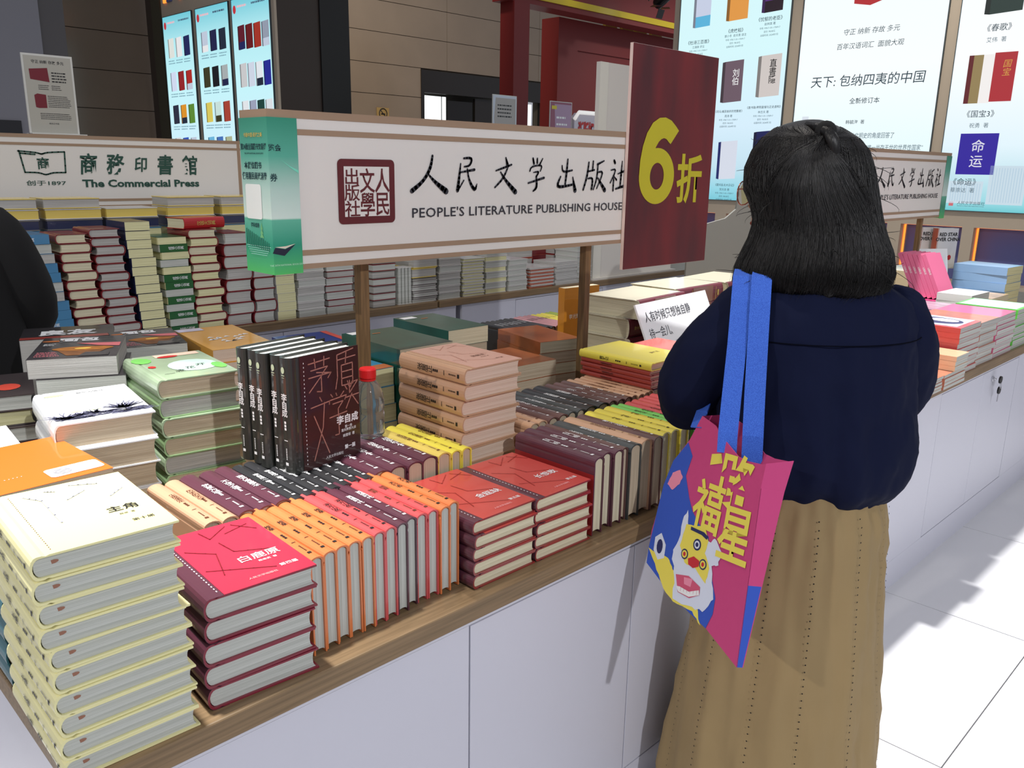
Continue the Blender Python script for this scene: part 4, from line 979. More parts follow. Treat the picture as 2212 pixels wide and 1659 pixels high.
lw(L2, '天', .16, .34, zz(1.80), gl((196, 52, 50)), .01, shear=.25); lw(L2, '下', .15, .32, zz(1.52), gl((196, 52, 50)), .01, shear=.25); lw(L2, '包纳四夷的中国', .030, .33, zz(1.66), GB, 0)
lp(L2, 'spine_picture', [rect(.10, zz(1.40), .17, zz(1.95))], (226, 234, 244)); lw(L2, '天\n下', .06, .135, zz(1.79), gl((196, 52, 50)), .01)
lp(L2, 'grey_block', [rect(.52, zz(1.30), .74, zz(1.46))], (108, 124, 160))
# right panel
L3 = lightbox(2.93, 1.40, 8.588, z0, LZ1, 'lit poster of novel covers at the right frame edge', [(0, (104, 198, 206)), (.03, (150, 216, 226)), (.10, (190, 226, 236)), (.22, (226, 244, 252)), (.5, (250, 254, 255)), (1, (244, 252, 255))])
pic(L3, .20, zz(2.76), .30, .42, [(34, 54, 48)]); lw(L3, '《春歌》', .066, .34, zz(2.65), GK, .003, shear=.1); lw(L3, '艾伟  著', .046, .33, zz(2.55), GB, 0)
lp(L3, 'book_picture', [rect(.16, zz(2.02), .25, zz(2.43))], (150, 130, 84)); lp(L3, 'book_picture_spine', [rect(.13, zz(2.02), .17, zz(2.43))], (96, 22, 26), .0003); lp(L3, 'book_picture_front', [rect(.34, zz(2.03), .52, zz(2.44))], (176, 40, 48)); lp(L3, 'book_picture_mid', [rect(.25, zz(2.02), .34, zz(2.43))], (250, 246, 244))
lw(L3, '国\n宝', .07, .45, zz(2.31), gl((214, 160, 70)), 0, shear=.15); lw(L3, '《国宝3》', .066, .29, zz(1.93), GK, .003); lw(L3, '祝勇  著', .046, .29, zz(1.83), GB, 0)
lp(L3, 'book_picture', [rect(.15, zz(1.40), .47, zz(1.76))], (44, 24, 158)); lw(L3, '命\n运', .115, .31, zz(1.585), gl((226, 226, 240)), .006, lead=1.15)
lw(L3, '《命运》', .066, .24, zz(1.335), GK, .003); lw(L3, '蔡崇达  著', .046, .23, zz(1.26), GB, 0)
pic(L3, .72, zz(1.44), .34, .38, [(44, 34, 34)], '土', (220, 200, 190)); pic(L3, .72, zz(2.08), .30, .36, [(96, 36, 40)]); lw(L3, '《张居正》', .06, .86, zz(1.36), GK, .003); lw(L3, '《食》', .066, .90, zz(2.66), GK, .003)
for x, a, b_ in ((.10, .10, .26), (.44, .10, .40)):
    lp(L3, 'printed_building', [rect(x, zz(1.12)+.02, x+.30, zz(1.12)+b_-.04)], (206, 226, 238)); lp(L3, 'printed_facade', [rect(x+.03+q*.022, zz(1.14)+.02, x+.036+q*.022, zz(1.12)+b_-.06) for q in range(12)], (184, 210, 228), .0004)
lp(L3, 'imprint_seal', [rrect(.13, zz(1.115), .17, zz(1.155), .004)], (206, 110, 116)); lw(L3, '人民文学出版社', .034, .32, zz(1.145), GK, 0, shear=.1); lw(L3, "PEOPLE'S LITERATURE PUBLISHING HOUSE", .012, .32, zz(1.118), GK, 0)

# three panels of the left-hand pier
LV[0] = -.0135
STL = [(0, (196, 236, 250)), (.3, (206, 240, 252)), (.6, (196, 244, 250)), (.85, (176, 232, 240)), (1, (110, 200, 216))]
w = bpy.data.objects['wall_pier']
link('pier_face', mesh('pier_face', *boxes([(5.0, 8.60, 0, 5.03, 11.36, 1.02), (5.0, 8.60, 3.16, 5.03, 11.36, 6), (5.0, 11.32, 1.02, 5.03, 11.36, 3.16), (5.0, 10.40, 1.02, 5.03, 10.50, 3.16), (5.0, 9.50, 1.02, 5.03, 9.57, 3.16), (5.0, 8.60, 1.02, 5.03, 8.66, 3.16)])), TAN, w)
for k_ in range(3):
    box('niche_lamp', 4.985, 11.18-k_*.42, 3.32, 5.0, 11.26-k_*.42, 3.62, mat('amber_strip', (255, 140, 52), .5, emit=1.5), w); box('niche_panel', 4.985, 11.02-k_*.42, 3.32, 5.0, 11.16-k_*.42, 3.62, mat('niche_blue', (98, 106, 164), .6), w)
PAL = [(228, 232, 226), (238, 238, 240), (30, 36, 90), (214, 224, 248), (150, 32, 36), (176, 40, 36), (40, 44, 66), (226, 150, 40), (92, 140, 52), (220, 226, 232), (44, 84, 190), (196, 206, 224), (30, 34, 74), (30, 40, 60), (60, 58, 34), (20, 22, 30), (170, 178, 180), (224, 206, 96), (206, 232, 226), (170, 66, 50), (110, 186, 226), (70, 116, 190), (176, 184, 150), (224, 230, 240), (90, 96, 140), (50, 66, 40), (170, 224, 236)]
for bi, (ya, yb, rows, nc, zt) in enumerate(((11.32, 10.50, 5, 3, 2.66), (10.40, 9.57, 5, 3, 2.66), (9.50, 8.66, 5, 4, 2.62))):
    b = lightbox(ya, yb, 4.998, 1.02, 3.16, ('narrow lit poster of book covers, leftmost on the dark pier', 'narrow lit poster of book covers, middle one on the dark pier', 'narrow lit poster of book covers above the green sign wrap')[bi], STL)
    w_ = ya-yb
    flat(b, 'emblem', [ell(.07, 2.03, .035, .045, 14)], gl((196, 50, 60)), (LV[0], 0, 0), LBX, LBYd); lp(b, 'heading', lines(.13, .34, 2.045, 1, .05, .022, 0), (240, 190, 200)); lp(b, 'heading', lines(.45, .74, 2.05, 1, .05, .02, 0), (70, 96, 120))
    for r in range(rows):
        for c in range(nc):
            col = PAL[(bi*11+r*nc+c*1+(bi == 2)*2) % len(PAL)] if bi < 2 else [(96, 22, 40), (104, 20, 26), (166, 50, 36), (150, 158, 176), (206, 206, 208), (212, 220, 236), (232, 238, 244), (34, 40, 150), (232, 236, 240), (160, 166, 190), (26, 66, 60), (224, 230, 236), (196, 200, 196), (206, 60, 60), (120, 22, 30), (110, 26, 34), (90, 40, 40), (60, 70, 120), (200, 200, 210), (40, 90, 140)][r*nc+c]
            pw = w_*(.20 if nc == 3 else .185); x = w_*(.14+c*(.27 if nc == 3 else .21)); z = zt+.24-1.02-.12-r*.40
            pic(b, x, z-.12, pw, .235 if nc == 3 else .26, [col] if (r+c) % 3 else [col, PAL[(r*5+c*3+bi) % len(PAL)]])
            if nc == 3: lp(b, 'caption', lines(x-.02, x+pw+.02, z-.16, 2, .03, .012, .2), (120, 160, 176))
# ------------------------------------------------------------------ red booth far behind
RB = mat('booth_red', (122, 34, 33), .5); RBD = mat('booth_red_side', (150, 26, 26), .45)
rb = empty('red_pillar', (7.996, 8.0, 0), label='tall red booth pillar in front of the stone wall', cat='pillar')
box('pillar', 0, 0, 0, .276, .25, 3.40, RB, rb)
rbm = empty('red_beam', (7.9, 8.0, 3.40), label='red overhead beam with a yellow stripe along its edge', cat='beam')
box('beam', 0, .02, .0, 5.4, .3, .95, RB, rbm); box('yellow_stripe', .30, 0, .065, 5.4, .02, .145, mat('stripe_yellow', (216, 190, 30), .4), rbm)
rw = empty('red_booth_wall', (9.49, 8.6, 0), label='broad red booth wall with a shallow recessed field', cat='partition')
box('wall_block', 0, .03, 0, 3.6, .33, 3.456, RB, rw)
for q in ((0, 0, 0, .42, .03, 3.456), (3.3, 0, 0, 3.6, .03, 3.456), (.42, 0, 3.05, 3.3, .03, 3.456), (.42, 0, 0, 3.3, .03, .9)): box('raised_border', *q, RB, rw)
yl = empty('yellow_lettering_blocks', (10.9, 8.9, 3.456), label='row of dim yellow block letters standing above the red wall', cat='lettering')
for i, x in enumerate((0, .42, .78, 1.2)): box('block_letter', x, 0, 0, x+.28, .06, .30, mat('dim_yellow', (170, 140, 40), .5), yl)
# stage lamps on the beam
for i, (x, y, z, lab) in enumerate(((10.32, 7.55, 3.60, 'black barn-door spotlight shining near the top of the picture'), (9.05, 7.75, 3.66, 'small black spotlight above the yellow stripe'))):
    l_ = empty('stage_lamp', (x, y, z), label=lab, cat='lamp')
    s_ = 1.0 if i == 0 else .7
    vs_, fs_ = lathe([(.06*s_, 0), (.075*s_, .02), (.075*s_, .20*s_), (.05*s_, .24*s_)], 16)
    o = link('housing', mesh('housing', vs_, fs_), BLK, l_); o.rotation_euler = (math.radians(60), 0, 0)
    o = link('lens', mesh('lens', *lathe([(.055*s_, -.002), (.055*s_, .0)], 16)), mat('lamp_lens', (255, 250, 240), .3, emit=12 if i == 0 else 2), l_); o.rotation_euler = (math.radians(60), 0, 0)
    for q, (dx, dz, rx, rz_) in enumerate(((0, -.09, 20, 0), (-.1, 0, 90, 60), (.1, 0, 90, -60))):
        o = box('barn_door', -.07*s_, -.005, -.06*s_, .07*s_, 0, .06*s_, BLK, l_); o.location = (dx*s_, -.08*s_, dz*s_-.03); o.rotation_euler = (math.radians(rx), 0, math.radians(rz_))
    tube('yoke', [(-.085*s_, .06, .05), (-.085*s_, .06, .26*s_), (.085*s_, .06, .26*s_), (.085*s_, .06, .05)], .008, BLK, l_, 6)
    tube('clamp_rod', [(0, .06, .26*s_), (0, .06, .38), (0, -.02-.1*i, .40)], .010, BLK, l_, 6)
tr = empty('lighting_truss', (8.4, 7.30, 4.06), label='black lighting truss carrying the spotlights', cat='truss')
for dy, dz in ((0, 0), (.22, 0), (.11, .2)): tube('chord', [(0, dy, dz), (4.6, dy, dz)], .02, BLK, tr, 6)
for i in range(18): tube('brace', [(i*.25, 0, 0), (i*.25+.125, .11, .2), (i*.25+.25, .22, 0)], .010, BLK, tr, 5)
# posters and a small red-lettered sign on the middle booth beyond
mc = seam_counter('display_counter', 6.4, 7.4, 5.0, 9.4, 'white counter of the booth beyond, mostly hidden', [(5.5, 6.4)])
worktop('counter_top', 5.0, 6.4, 9.4, 7.4, 'oak worktop of the booth beyond, mostly hidden')
sign_box('booth_sign', 5.6, 8.9, 6.45, 'long plain white sign behind the main sign, mostly hidden', [(5.9, 6.50), (8.6, 6.50)], ())
def art_a(p, w, h, ink):
    flat(p, 'grey_field', [[(w*.12, h*.95), (w*.95, h*.95), (w*.95, h*.36), (w*.12, h*.36), (w*.06, h*.62)]], mat('art_mist', (176, 172, 168), .6), (0, -.0035, 0), SX, SY)
    flat(p, 'body_text', lines(w*.2, w*.85, h*.82, 4, h*.06, .014, .2), INK_K, (0, -.0036, 0), SX, SY)
    flat(p, 'colour_field', [rect(w*.10, h*.06, w*.95, h*.32)], mat('art_skyblue', (166, 186, 224), .6), (0, -.0035, 0), SX, SY)
def art_b(p, w, h, ink):
    flat(p, 'colour_field', [[(w*.2, h*.95), (w*.96, h*.95), (w*.96, h*.05), (w*.3, h*.05)]], mat('art_mauve', (176, 146, 172), .6), (0, -.0035, 0), SX, SY)
    flat(p, 'yellow_tab', [rect(w*.08, h*.86, w*.3, h*.92)], mat('art_tabyellow', (214, 196, 60), .6), (0, -.0036, 0), SX, SY)
    flat(p, 'body_text', lines(w*.3, w*.8, h*.7, 4, h*.12, .02, .3), INK_W, (0, -.0037, 0), SX, SY)
poster((6.165, 6.46, 1.504), .345, .60, 'framed pale poster to the left of the red pillar', (206, 214, 226), INK_K, art_a)
poster((7.02, 6.46, 1.504), .36, .59, 'framed mauve poster before the red wall', (150, 90, 110), INK_W, art_b)
zb = empty('red_letter_sign', (7.425, 6.456, 1.504), label='small white sign with chunky red characters beside the mauve poster', cat='sign')
vs_, fs_ = extr([(0, 0), (1.0, 0), (1.0, .49), (.06, .49), (0, .43)], 0, .06); link('panel', fix(mesh('panel', vs_, fs_)), mat('sign_lilac', (206, 196, 206), .5), zb)
tube('white_edge', [(-.01, -.01, .42), (.06, -.01, .495), (1.0, -.01, .495)], .022, mat('edge_white', (240, 236, 232), .5, emit=.5), zb, 6)
o = write(zb, 'lettering', '浙版好书有', .19, INK_R, (.29, -.004, .30), SX, SY, bold=.05); o.scale.x = .46/(2*max(v.co.x for v in o.data.vertices))
# ------------------------------------------------------------------ back counter stacks
SPF = Matrix(((0, -1, 0, 0), (1, 0, 0, 0), (0, 0, 1, 0), (0, 0, 0, 1)))      # spine towards -Y, head at -X (origin at the right end)
FEF = Matrix(((0, 1, 0, 0), (-1, 0, 0, 0), (0, 0, 1, 0), (0, 0, 0, 1)))      # fore-edge towards -Y (origin at the left back)
def column(x0, x1, n, t, cms, pms, desc, where, kind='hard', y=3.43, turn=None, lean=0, l=.19, spine=None, smat=None, z=TZ, tm=INK_W, jit=.006):
    w = x1-x0
    for i in range(n):
        k = n-1-i
        dx = lean*(i/n)+random.uniform(-jit, jit)*.6
        lab = f'{desc}, {ORD[k] if k < n-1 else "bottom"} in its column {where}'
        c = cms[(i*5+1) % len(cms)]; p = pms[(i*3+n) % len(pms)]
        g = f'books in the column {where}'
        tt = t*random.choice((.97, 1.0, 1.0)); zz_ = z+i*(t+.0005)
        rz = random.uniform(-.025, .025)
        if turn is None:
            flip = (i*7 % 3 == 1) and kind == 'hard'
            if flip: book((x1+dx, y+l, zz_), w-.004, l, round(tt, 3), c, p, kind, PI+rz, label=lab, group=g)
            else: book((x0+dx, y, zz_), w-.004, l, round(tt, 3), c, p, kind, rz, label=lab, group=g)
        elif turn[i % len(turn)] == 's':
            book((x1+dx, y, zz_), l, w-.004, round(tt, 3), c, p, 'soft' if kind == 'flat' else kind, rz, SPF, lab, g, spine=spine, tmat=tm, tsize=.014, sub=False, smat=None)
        else:
            o = book((x0+dx, y+l, zz_), l, w-.004, round(tt, 3), c, p, 'soft' if kind == 'flat' else kind, rz, FEF, lab, g)
DBL = cover('steel_blue', (70, 130, 172)); DGN = cover('dictionary_green', (30, 92, 46)); DNV = cover('navy', (34, 42, 78)); WHC = cover('off_white', (210, 208, 204)); GYC = cover('grey', (120, 116, 112))
GLC = 'on the back counter'
column(.898, 1.085, 12, .0352, [DBL], ['white', 'grey'], 'steel-blue dictionary', 'at the far left', turn='sffssffsssfs'[::-1], lean=-.07, spine='简明英汉词典', kind='flat')
column(1.092, 1.203, 12, .0350, [DR], ['cream', 'yellow', 'grey'], 'dark red dictionary', 'right of the blue ones', lean=-.05)
column(1.210, 1.322, 13, .0335, [DR], ['cream', 'grey', 'yellow'], 'deep red dictionary', 'third from the left', lean=-.05)
column(1.330, 1.432, 13, .0352, [DNV], ['yellow'], 'navy-backed paperback', 'fourth from the left', 'soft', lean=-.04)
column(1.440, 1.560, 13, .0302, [DGN], ['white', 'yellow'], 'green and navy pocket dictionary', 'fifth from the left', turn='sfsfsfssfffsfs', lean=-.02, spine='成语小词典', kind='flat')
column(1.566, 1.690, 12, .0348, [DR], ['yellow', 'cream'], 'red dictionary with yellowish pages', 'sixth from the left', lean=-.02)
column(1.700, 1.822, 8, .0500, [DR], ['grey', 'white'], 'thick red dictionary with grey pages', 'seventh from the left')
column(1.828, 1.932, 7, .0500, [DR], ['white'], 'thick red dictionary with white pages', 'eighth from the left')
column(1.938, 2.036, 8, .0400, [WHC], ['yellow'], 'cream paperback', 'ninth from the left', 'soft')
# the red-jacketed volume lying askew on the sixth and seventh columns
book((1.74, 3.50, TZ+.4235), .12, .20, .045, cover('signal_red', (176, 24, 30)), 'cream', 'hard', .2, SPF, 'bright red jacketed dictionary lying across two tall columns', None, spine='汉语大词典', tmat=INK_Y, tsize=.02, sub=False)
# small books beyond, far too many to take apart: one joined field with real volumes
FIELD = {'slots': [], 'vs': [], 'fs': [], 'mi': []}
def fb(x0, y0, z0, x1, y1, z1, ci, pi_):
    c = .0035
    for q, m_ in (((x0, y0, z0, x1, y1, z0+c), ci), ((x0, y0, z1-c, x1, y1, z1), ci), ((x0+.002, y0+.003, z0+c, x1-.002, y1-.003, z1-c), pi_)):
        v2, f2 = boxes([q]); n = len(FIELD['vs']); FIELD['vs'] += v2; FIELD['fs'] += [tuple(n+i for i in f) for f in f2]; FIELD['mi'] += [m_]*6
FM = [PAPER['white'], PAPER['yellow'], PAPER['grey'], WHC, DBL, DR, C['brick'], C['ochre'], DNV, GYC, cover('slip_orange', (190, 82, 40)), cover('bright_blue', (36, 84, 170))]
def fcol(x0, x1, h, t, cs, ps, y=3.43, l=.19, z=TZ):
    i = 0
    while i*t < h-.002:
        dx = random.uniform(-.006, .006); fb(x0+dx, y+random.uniform(-.004, .004), z+i*t, x1+dx, y+l, z+i*t+t*.96, cs[i % len(cs)], ps[i % len(ps)]); i += 1
fcol(2.045, 2.190, .28, .035, [3], [0, 2]); fcol(2.200, 2.350, .27, .034, [3, 5], [0, 2]); fcol(2.470, 2.610, .255, .0365, [9, 5], [2, 0])
for q in range(4): fb(2.625+q*.022, 3.43, TZ, 2.645+q*.022, 3.50, TZ+.19, 3, 0)
fcol(2.72, 2.88, .13, .016, [3, 9], [0, 2]); fcol(2.72, 2.88, .10, .05, [7], [2], z=TZ+.13); fcol(2.90, 3.05, .27, .036, [3], [0, 2]); fcol(3.07, 3.22, .20, .016, [3], [1]); fcol(3.24, 3.40, .25, .03, [3], [1, 0]); fcol(3.42, 3.57, .16, .03, [3], [0]); fcol(3.60, 3.80, .12, .010, [10, 3], [0]); fcol(3.82, 4.02, .14, .010, [3], [0, 2]); fcol(3.44, 3.6, .22, .03, [3, 9], [0], y=3.66); fcol(3.62, 3.85, .17, .05, [10, 6], [2], y=3.66); fcol(3.4, 3.7, .05, .02, [11], [0], y=3.66, z=TZ+.225)
fcol(4.02, 4.155, .40, .04, [5, 6], [2], y=3.63); fcol(4.02, 4.155, .36, .032, [3], [0], y=3.43-.0)
fcol(3.88, 4.02, .34, .04, [5, 6], [5], y=3.7)
for i, x in enumerate((.62, .86, 1.10, 1.34, 1.60, 1.84, 2.08)):
    for j, yy in enumerate((3.72, )):
        fcol(x, x+.215, .50+.02*(i % 3), .042, [7, 4, 9, 3], [2, 1, 8, 7], y=yy, l=.17)
for i, x in enumerate((1.72, 1.86, 2.0, 2.16, 2.34, 2.5)): fcol(x, x+.13, .50 if i < 3 else .30, .03, [3, 7], [1, 0], y=3.9, l=.10)
me = mesh('books', FIELD['vs'], FIELD['fs'])
for m_ in FM: me.materials.append(m_)
for p_, m_ in zip(me.polygons, FIELD['mi']): p_.material_index = m_
o = bpy.data.objects.new('book_piles', me); COL.objects.link(o); tag(o, 'crowded piles of small far books on the back counters', 'books', kind='stuff')

# ------------------------------------------------------------------ right-hand part of the near counter
CO = cover('coral_print', (232, 142, 110), .35); PE = cover('peach', (236, 190, 150)); SR_ = cover('scarlet_edge', (206, 74, 72)); MG = cover('magenta', (206, 70, 130)); LG = cover('lime', (110, 214, 84)); PK = cover('pink', (224, 110, 150)); TE = cover('teal', (110, 176, 158)); LB = cover('powder_blue', (130, 166, 206)); GR_ = cover('white_jacket', (226, 226, 222))
RG = 'on the right part of the counter'
stack(5, 2.812, .897, TZ, .118, .185, .0102, CO, 'white', 'soft', 0, 'thin coral paperback', 'at the woman’s right hip'.replace('’', "'"), 'thin coral paperbacks', .003, .02, name='book')
stack(4, 2.938, .893, TZ, .205, .185, .0122, CO, 'white', 'soft', 0, 'thin coral wrapped paperback', 'under the peach books', 'thin coral wrapped paperbacks', .002, .01)
stack(3, 3.022, .892, TZ+.0515, .125, .20, .0165, PE, 'white', 'soft', 0, 'peach wrapped paperback', 'overhanging the counter edge', 'peach wrapped paperbacks', .001, .006)
s = stack(9, 3.168, .936, TZ, .228, .25, .0190, SR_, ['grey', 'white'], 'soft', .0, 'scarlet-spined picture book', 'behind the peach books', 'scarlet-spined picture books', .004, .015)
flat(s[-1], 'cover_art', [ell(.12, .12, .07, .09, 20)], mat('art_navy', (60, 66, 116), .5, var=.4, vscale=40), (0, 0, .0197), (1, 0, 0), (0, 1, 0)); flat(s[-1], 'cover_field', [rect(.02, .02, .225, .245)], mat('art_paleblue', (206, 216, 240), .5, var=.3, vscale=20), (0, 0, .0195), (1, 0, 0), (0, 1, 0)); flat(s[-1], 'cover_face', [ell(.14, .10, .035, .05, 16)], INK_W, (0, 0, .0199), (1, 0, 0), (0, 1, 0))
stack(7, 3.405, .940, TZ, .205, .24, .0232, [GR_, CO], ['grey', 'white'], 'soft', 0, 'white-jacketed paperback with orange edge', 'right of the scarlet ones', 'white-jacketed paperbacks', .004, .015)
stack(9, 3.62, .940, TZ, .238, .24, .0176, [PK], ['grey', 'white'], 'soft', 0, 'pink-spined picture book', 'left of the lime ones', 'pink-spined picture books', .004, .015)
s = stack(9, 3.868, .942, TZ, .235, .24, .0178, [LG], ['grey'], 'soft', 0, 'lime-green-spined picture book', 'at the right frame edge', 'lime-green picture books', .004, .015)
# covers in print on the broad tops
for oo, base in ((s[-1], (206, 236, 226)),):
    flat(oo, 'cover_field', [rect(.012, .012, .225, .23)], mat('art_aqua', base, .5, var=.3, vscale=16), (0, 0, .0184), (1, 0, 0), (0, 1, 0))
stack(5, 4.12, 1.19, TZ, .23, .15, .0335, GR_, ['white', 'grey'], 'soft', -.03, 'white picture book with small type', 'behind the lime ones', 'white picture books', .004, .02)
stack(5, 3.78, 1.20, TZ, .25, .24, .0270, [cover('mixed_pastel', (216, 186, 206), .5)], 'white', 'soft', .02, 'pastel magazine', 'behind the pink ones', 'pastel magazines', .006, .03)
stack(5, 3.46, 1.21, TZ, .26, .22, .0240, [cover('rosy_print', (226, 150, 150), .5)], 'white', 'soft', .02, 'rosy magazine', 'behind the scarlet ones', 'rosy magazines', .006, .03)
stack(5, 4.02, 1.47, TZ, .20, .17, .0235, [TE], 'white', 'soft', -.04, 'teal-spined booklet', 'by the woman’s right shoulder'.replace('’', "'"), 'teal-spined booklets', .004, .02)
stack(4, 4.46, 1.20, TZ, .26, .2, .0300, [cover('orange_white', (232, 196, 150), .4)], 'cream', 'soft', 0, 'white and orange paperback', 'in front of the blue pile', 'white and orange paperbacks', .004, .02)
stack(6, 4.76, 1.23, TZ, .21, .26, .0405, [LB], 'yellow', 'soft', -.06, 'powder-blue hardcover', 'in the blue pile on the right', 'powder-blue books', .003, .02)
# pink set leaning side by side
for i in range(6):
    a = math.radians(27)
    book((4.245, 1.375+i*.0225, TZ+.1185), .15, .225, .0185, PK, 'pink', 'soft', math.radians(-6), Matrix.Rotation(-a, 4, 'X') @ UPRIGHT, f'slim pink volume, {NTH[i]} from the left in the leaning set', 'leaning set of pink volumes', spine='红楼梦绘', tmat=INK_W, tsize=.010, sub=False)
stack(2, 4.20, 1.355, TZ, .20, .18, .0582, [MG], 'white', 'soft', 0, 'magenta box under the leaning set', 'near the right post', 'magenta boxes', .003, .01)
rc = empty('quotation_card', (4.47, 1.52, TZ+.005), math.radians(-30), label='white and blue card with small quotation tilted before the blue pile', cat='card')
T = Matrix.Rotation(math.radians(-12), 4, 'X')
o = box('card', 0, 0, 0, .17, .005, .33, vgrad('card_blue', [(.3, (176, 206, 236)), (1, (236, 240, 244))], 0, .33), rc); o.matrix_basis = T
for i_, s_ in enumerate(('微信扫码关注', '人民文学出版社', '公众号了解更多', '与我们一起')): link('lettering', txt(s_, .016, just='LEFT'), mat('ink_blue', (84, 104, 150), .6), rc, T @ frame((.018, -.0008, .30-.034*i_), (1, 0, 0), (0, 0, 1)))
stack(5, 4.62, 1.60, TZ, .42, .22, .0390, [cover('cream_box', (214, 198, 164))], 'cream', 'soft', 0, 'cream volume', 'below the two upright white books', 'cream volumes on the right', .004, .01)
for i in range(2):
    o = book((4.84+.02*i, 1.725-.078*i, TZ+.2005), .13, .215, .042, cover('star_white', (226, 222, 220)), 'white', 'soft', math.radians(-30), UPRIGHT, ('white upright book with red-brown spine, rear of the pair', 'white upright book with red-brown spine, front of the pair')[i], 'two upright white books', smat=cover('rust', (170, 80, 56)), strip=.004)
    write(o, 'cover_title', 'RED STAR\nOVER CHINA', .026, INK_K, (.068, .17, .0430), (1, 0, 0), (0, 1, 0), bold=.03); flat(o, 'cover_mark', [ell(.045, .05, .014, .022, 12), ell(.09, .06, .012, .014, 12)], INK_R, (0, 0, .0428), (1, 0, 0), (0, 1, 0))
stack(6, 4.29, 1.72, TZ, .26, .2, .040, [cover('cream_box', (214, 198, 164))], 'cream', 'soft', 0, 'cream-edged thick book', 'behind the second sign post', 'cream-edged thick books', .004, .02)
book((3.98, 1.74, TZ), .20, .15, .03, MG, 'white', 'soft', math.radians(-20), UPRIGHT, 'magenta book standing behind the woman’s right shoulder'.replace('’', "'"), title=[('国学', .03, .1, .09, INK_Y)])

if HF['vs']:
    me = mesh('books', HF['vs'], HF['fs'])
    for m_ in HF['m']: me.materials.append(m_)
    for p_, m_ in zip(me.polygons, HF['mi']): p_.material_index = m_
    o = bpy.data.objects.new('buried_books', me); COL.objects.link(o); tag(o, 'lowest books buried inside the piles on the near counter', 'books', kind='stuff')
# ------------------------------------------------------------------ people
from math import sin, cos, radians
BAGP = {'outline': [(-0.186, 0.408), (-0.215, 0.361), (-0.257, 0.317), (-0.278, 0.267), (-0.287, 0.215), (-0.297, 0.175), (-0.298, 0.111), (-0.226, 0.079), (-0.143, 0.052), (-0.092, 0.038), (-0.001, -0.001), (-0.001, 0.133), (-0.001, 0.213), (-0.001, 0.294), (0.004, 0.336), (-0.005, 0.334), (-0.043, 0.336), (-0.069, 0.342), (-0.118, 0.372), (-0.143, 0.392)], 'blue': [(-0.217, 0.356), (-0.257, 0.317), (-0.278, 0.267), (-0.287, 0.215), (-0.298, 0.143), (-0.298, 0.111), (-0.226, 0.079), (-0.143, 0.052), (-0.092, 0.038), (-0.078, 0.066), (-0.077, 0.094), (-0.093, 0.124), (-0.112, 0.165), (-0.118, 0.193), (-0.15, 0.211), (-0.175, 0.231), (-0.19, 0.253), (-0.21, 0.293), (-0.198, 0.331)], 'yi': [(-0.141, 0.34), (-0.114, 0.343), (-0.108, 0.326), (-0.142, 0.32)], 'mane': [(-0.218, 0.145), (-0.201, 0.182), (-0.201, 0.215), (-0.187, 0.229), (-0.176, 0.195), (-0.124, 0.18), (-0.099, 0.193), (-0.077, 0.172), (-0.081, 0.152), (-0.098, 0.145), (-0.082, 0.093), (-0.107, 0.064), (-0.135, 0.062), (-0.195, 0.062), (-0.201, 0.106)], 'face': [(-0.186, 0.205), (-0.131, 0.208), (-0.116, 0.185), (-0.121, 0.164), (-0.103, 0.139), (-0.109, 0.112), (-0.142, 0.131), (-0.177, 0.135), (-0.197, 0.164)], 'body': [(-0.297, 0.14), (-0.26, 0.106), (-0.23, 0.075), (-0.195, 0.06), (-0.134, 0.057), (-0.108, 0.038), (-0.13, 0.081), (-0.209, 0.117), (-0.229, 0.134)], 'mouth': [(-0.197, 0.11), (-0.158, 0.115), (-0.121, 0.103), (-0.12, 0.089), (-0.148, 0.077), (-0.184, 0.08)], 'tongue': [(-0.171, 0.11), (-0.145, 0.112), (-0.148, 0.097), (-0.168, 0.098)], 'teeth': [(-0.191, 0.09), (-0.182, 0.081), (-0.149, 0.079), (-0.12, 0.089), (-0.123, 0.097), (-0.151, 0.088), (-0.179, 0.091)], 'band': [(-0.171, 0.203), (-0.131, 0.199), (-0.118, 0.193), (-0.121, 0.187), (-0.137, 0.193), (-0.171, 0.197)], 'glass': [(-0.167, 0.145), (-0.151, 0.152), (-0.133, 0.147), (-0.133, 0.137), (-0.149, 0.131), (-0.164, 0.135)], 'drum': [(-0.28, 0.165), (-0.261, 0.176), (-0.242, 0.156), (-0.242, 0.131), (-0.262, 0.124), (-0.28, 0.14)], 'peach': [(-0.252, 0.295), (-0.23, 0.302), (-0.219, 0.289), (-0.226, 0.276), (-0.247, 0.261), (-0.265, 0.271)], 'lu': (-0.064, 0.296), 'fu': (-0.132, 0.246), 'xing': (-0.05, 0.208), 'eye': (-0.146, 0.174), 'g1': (-0.179, 0.151), 'g2': (-0.122, 0.143)}
SKIN = mat('skin', (204, 152, 122), .5)
HAIRM = stretched('black_hair', (6, 5, 5), (17, 13, 11), (60, 60, 3), 6, .36, bump=.6)
HAIRM.node_tree.nodes['Principled BSDF'].inputs['Specular IOR Level'].default_value = .42
NAVY = mat('navy_cotton', (15, 21, 47), .9, bump=.35, bscale=9, spec=.15)
KHAKI = mat('khaki_cotton', (158, 134, 92), .8, bump=.75, bscale=7, var=.12, vscale=5)
BLKC = mat('black_cloth', (9, 9, 11), .85)

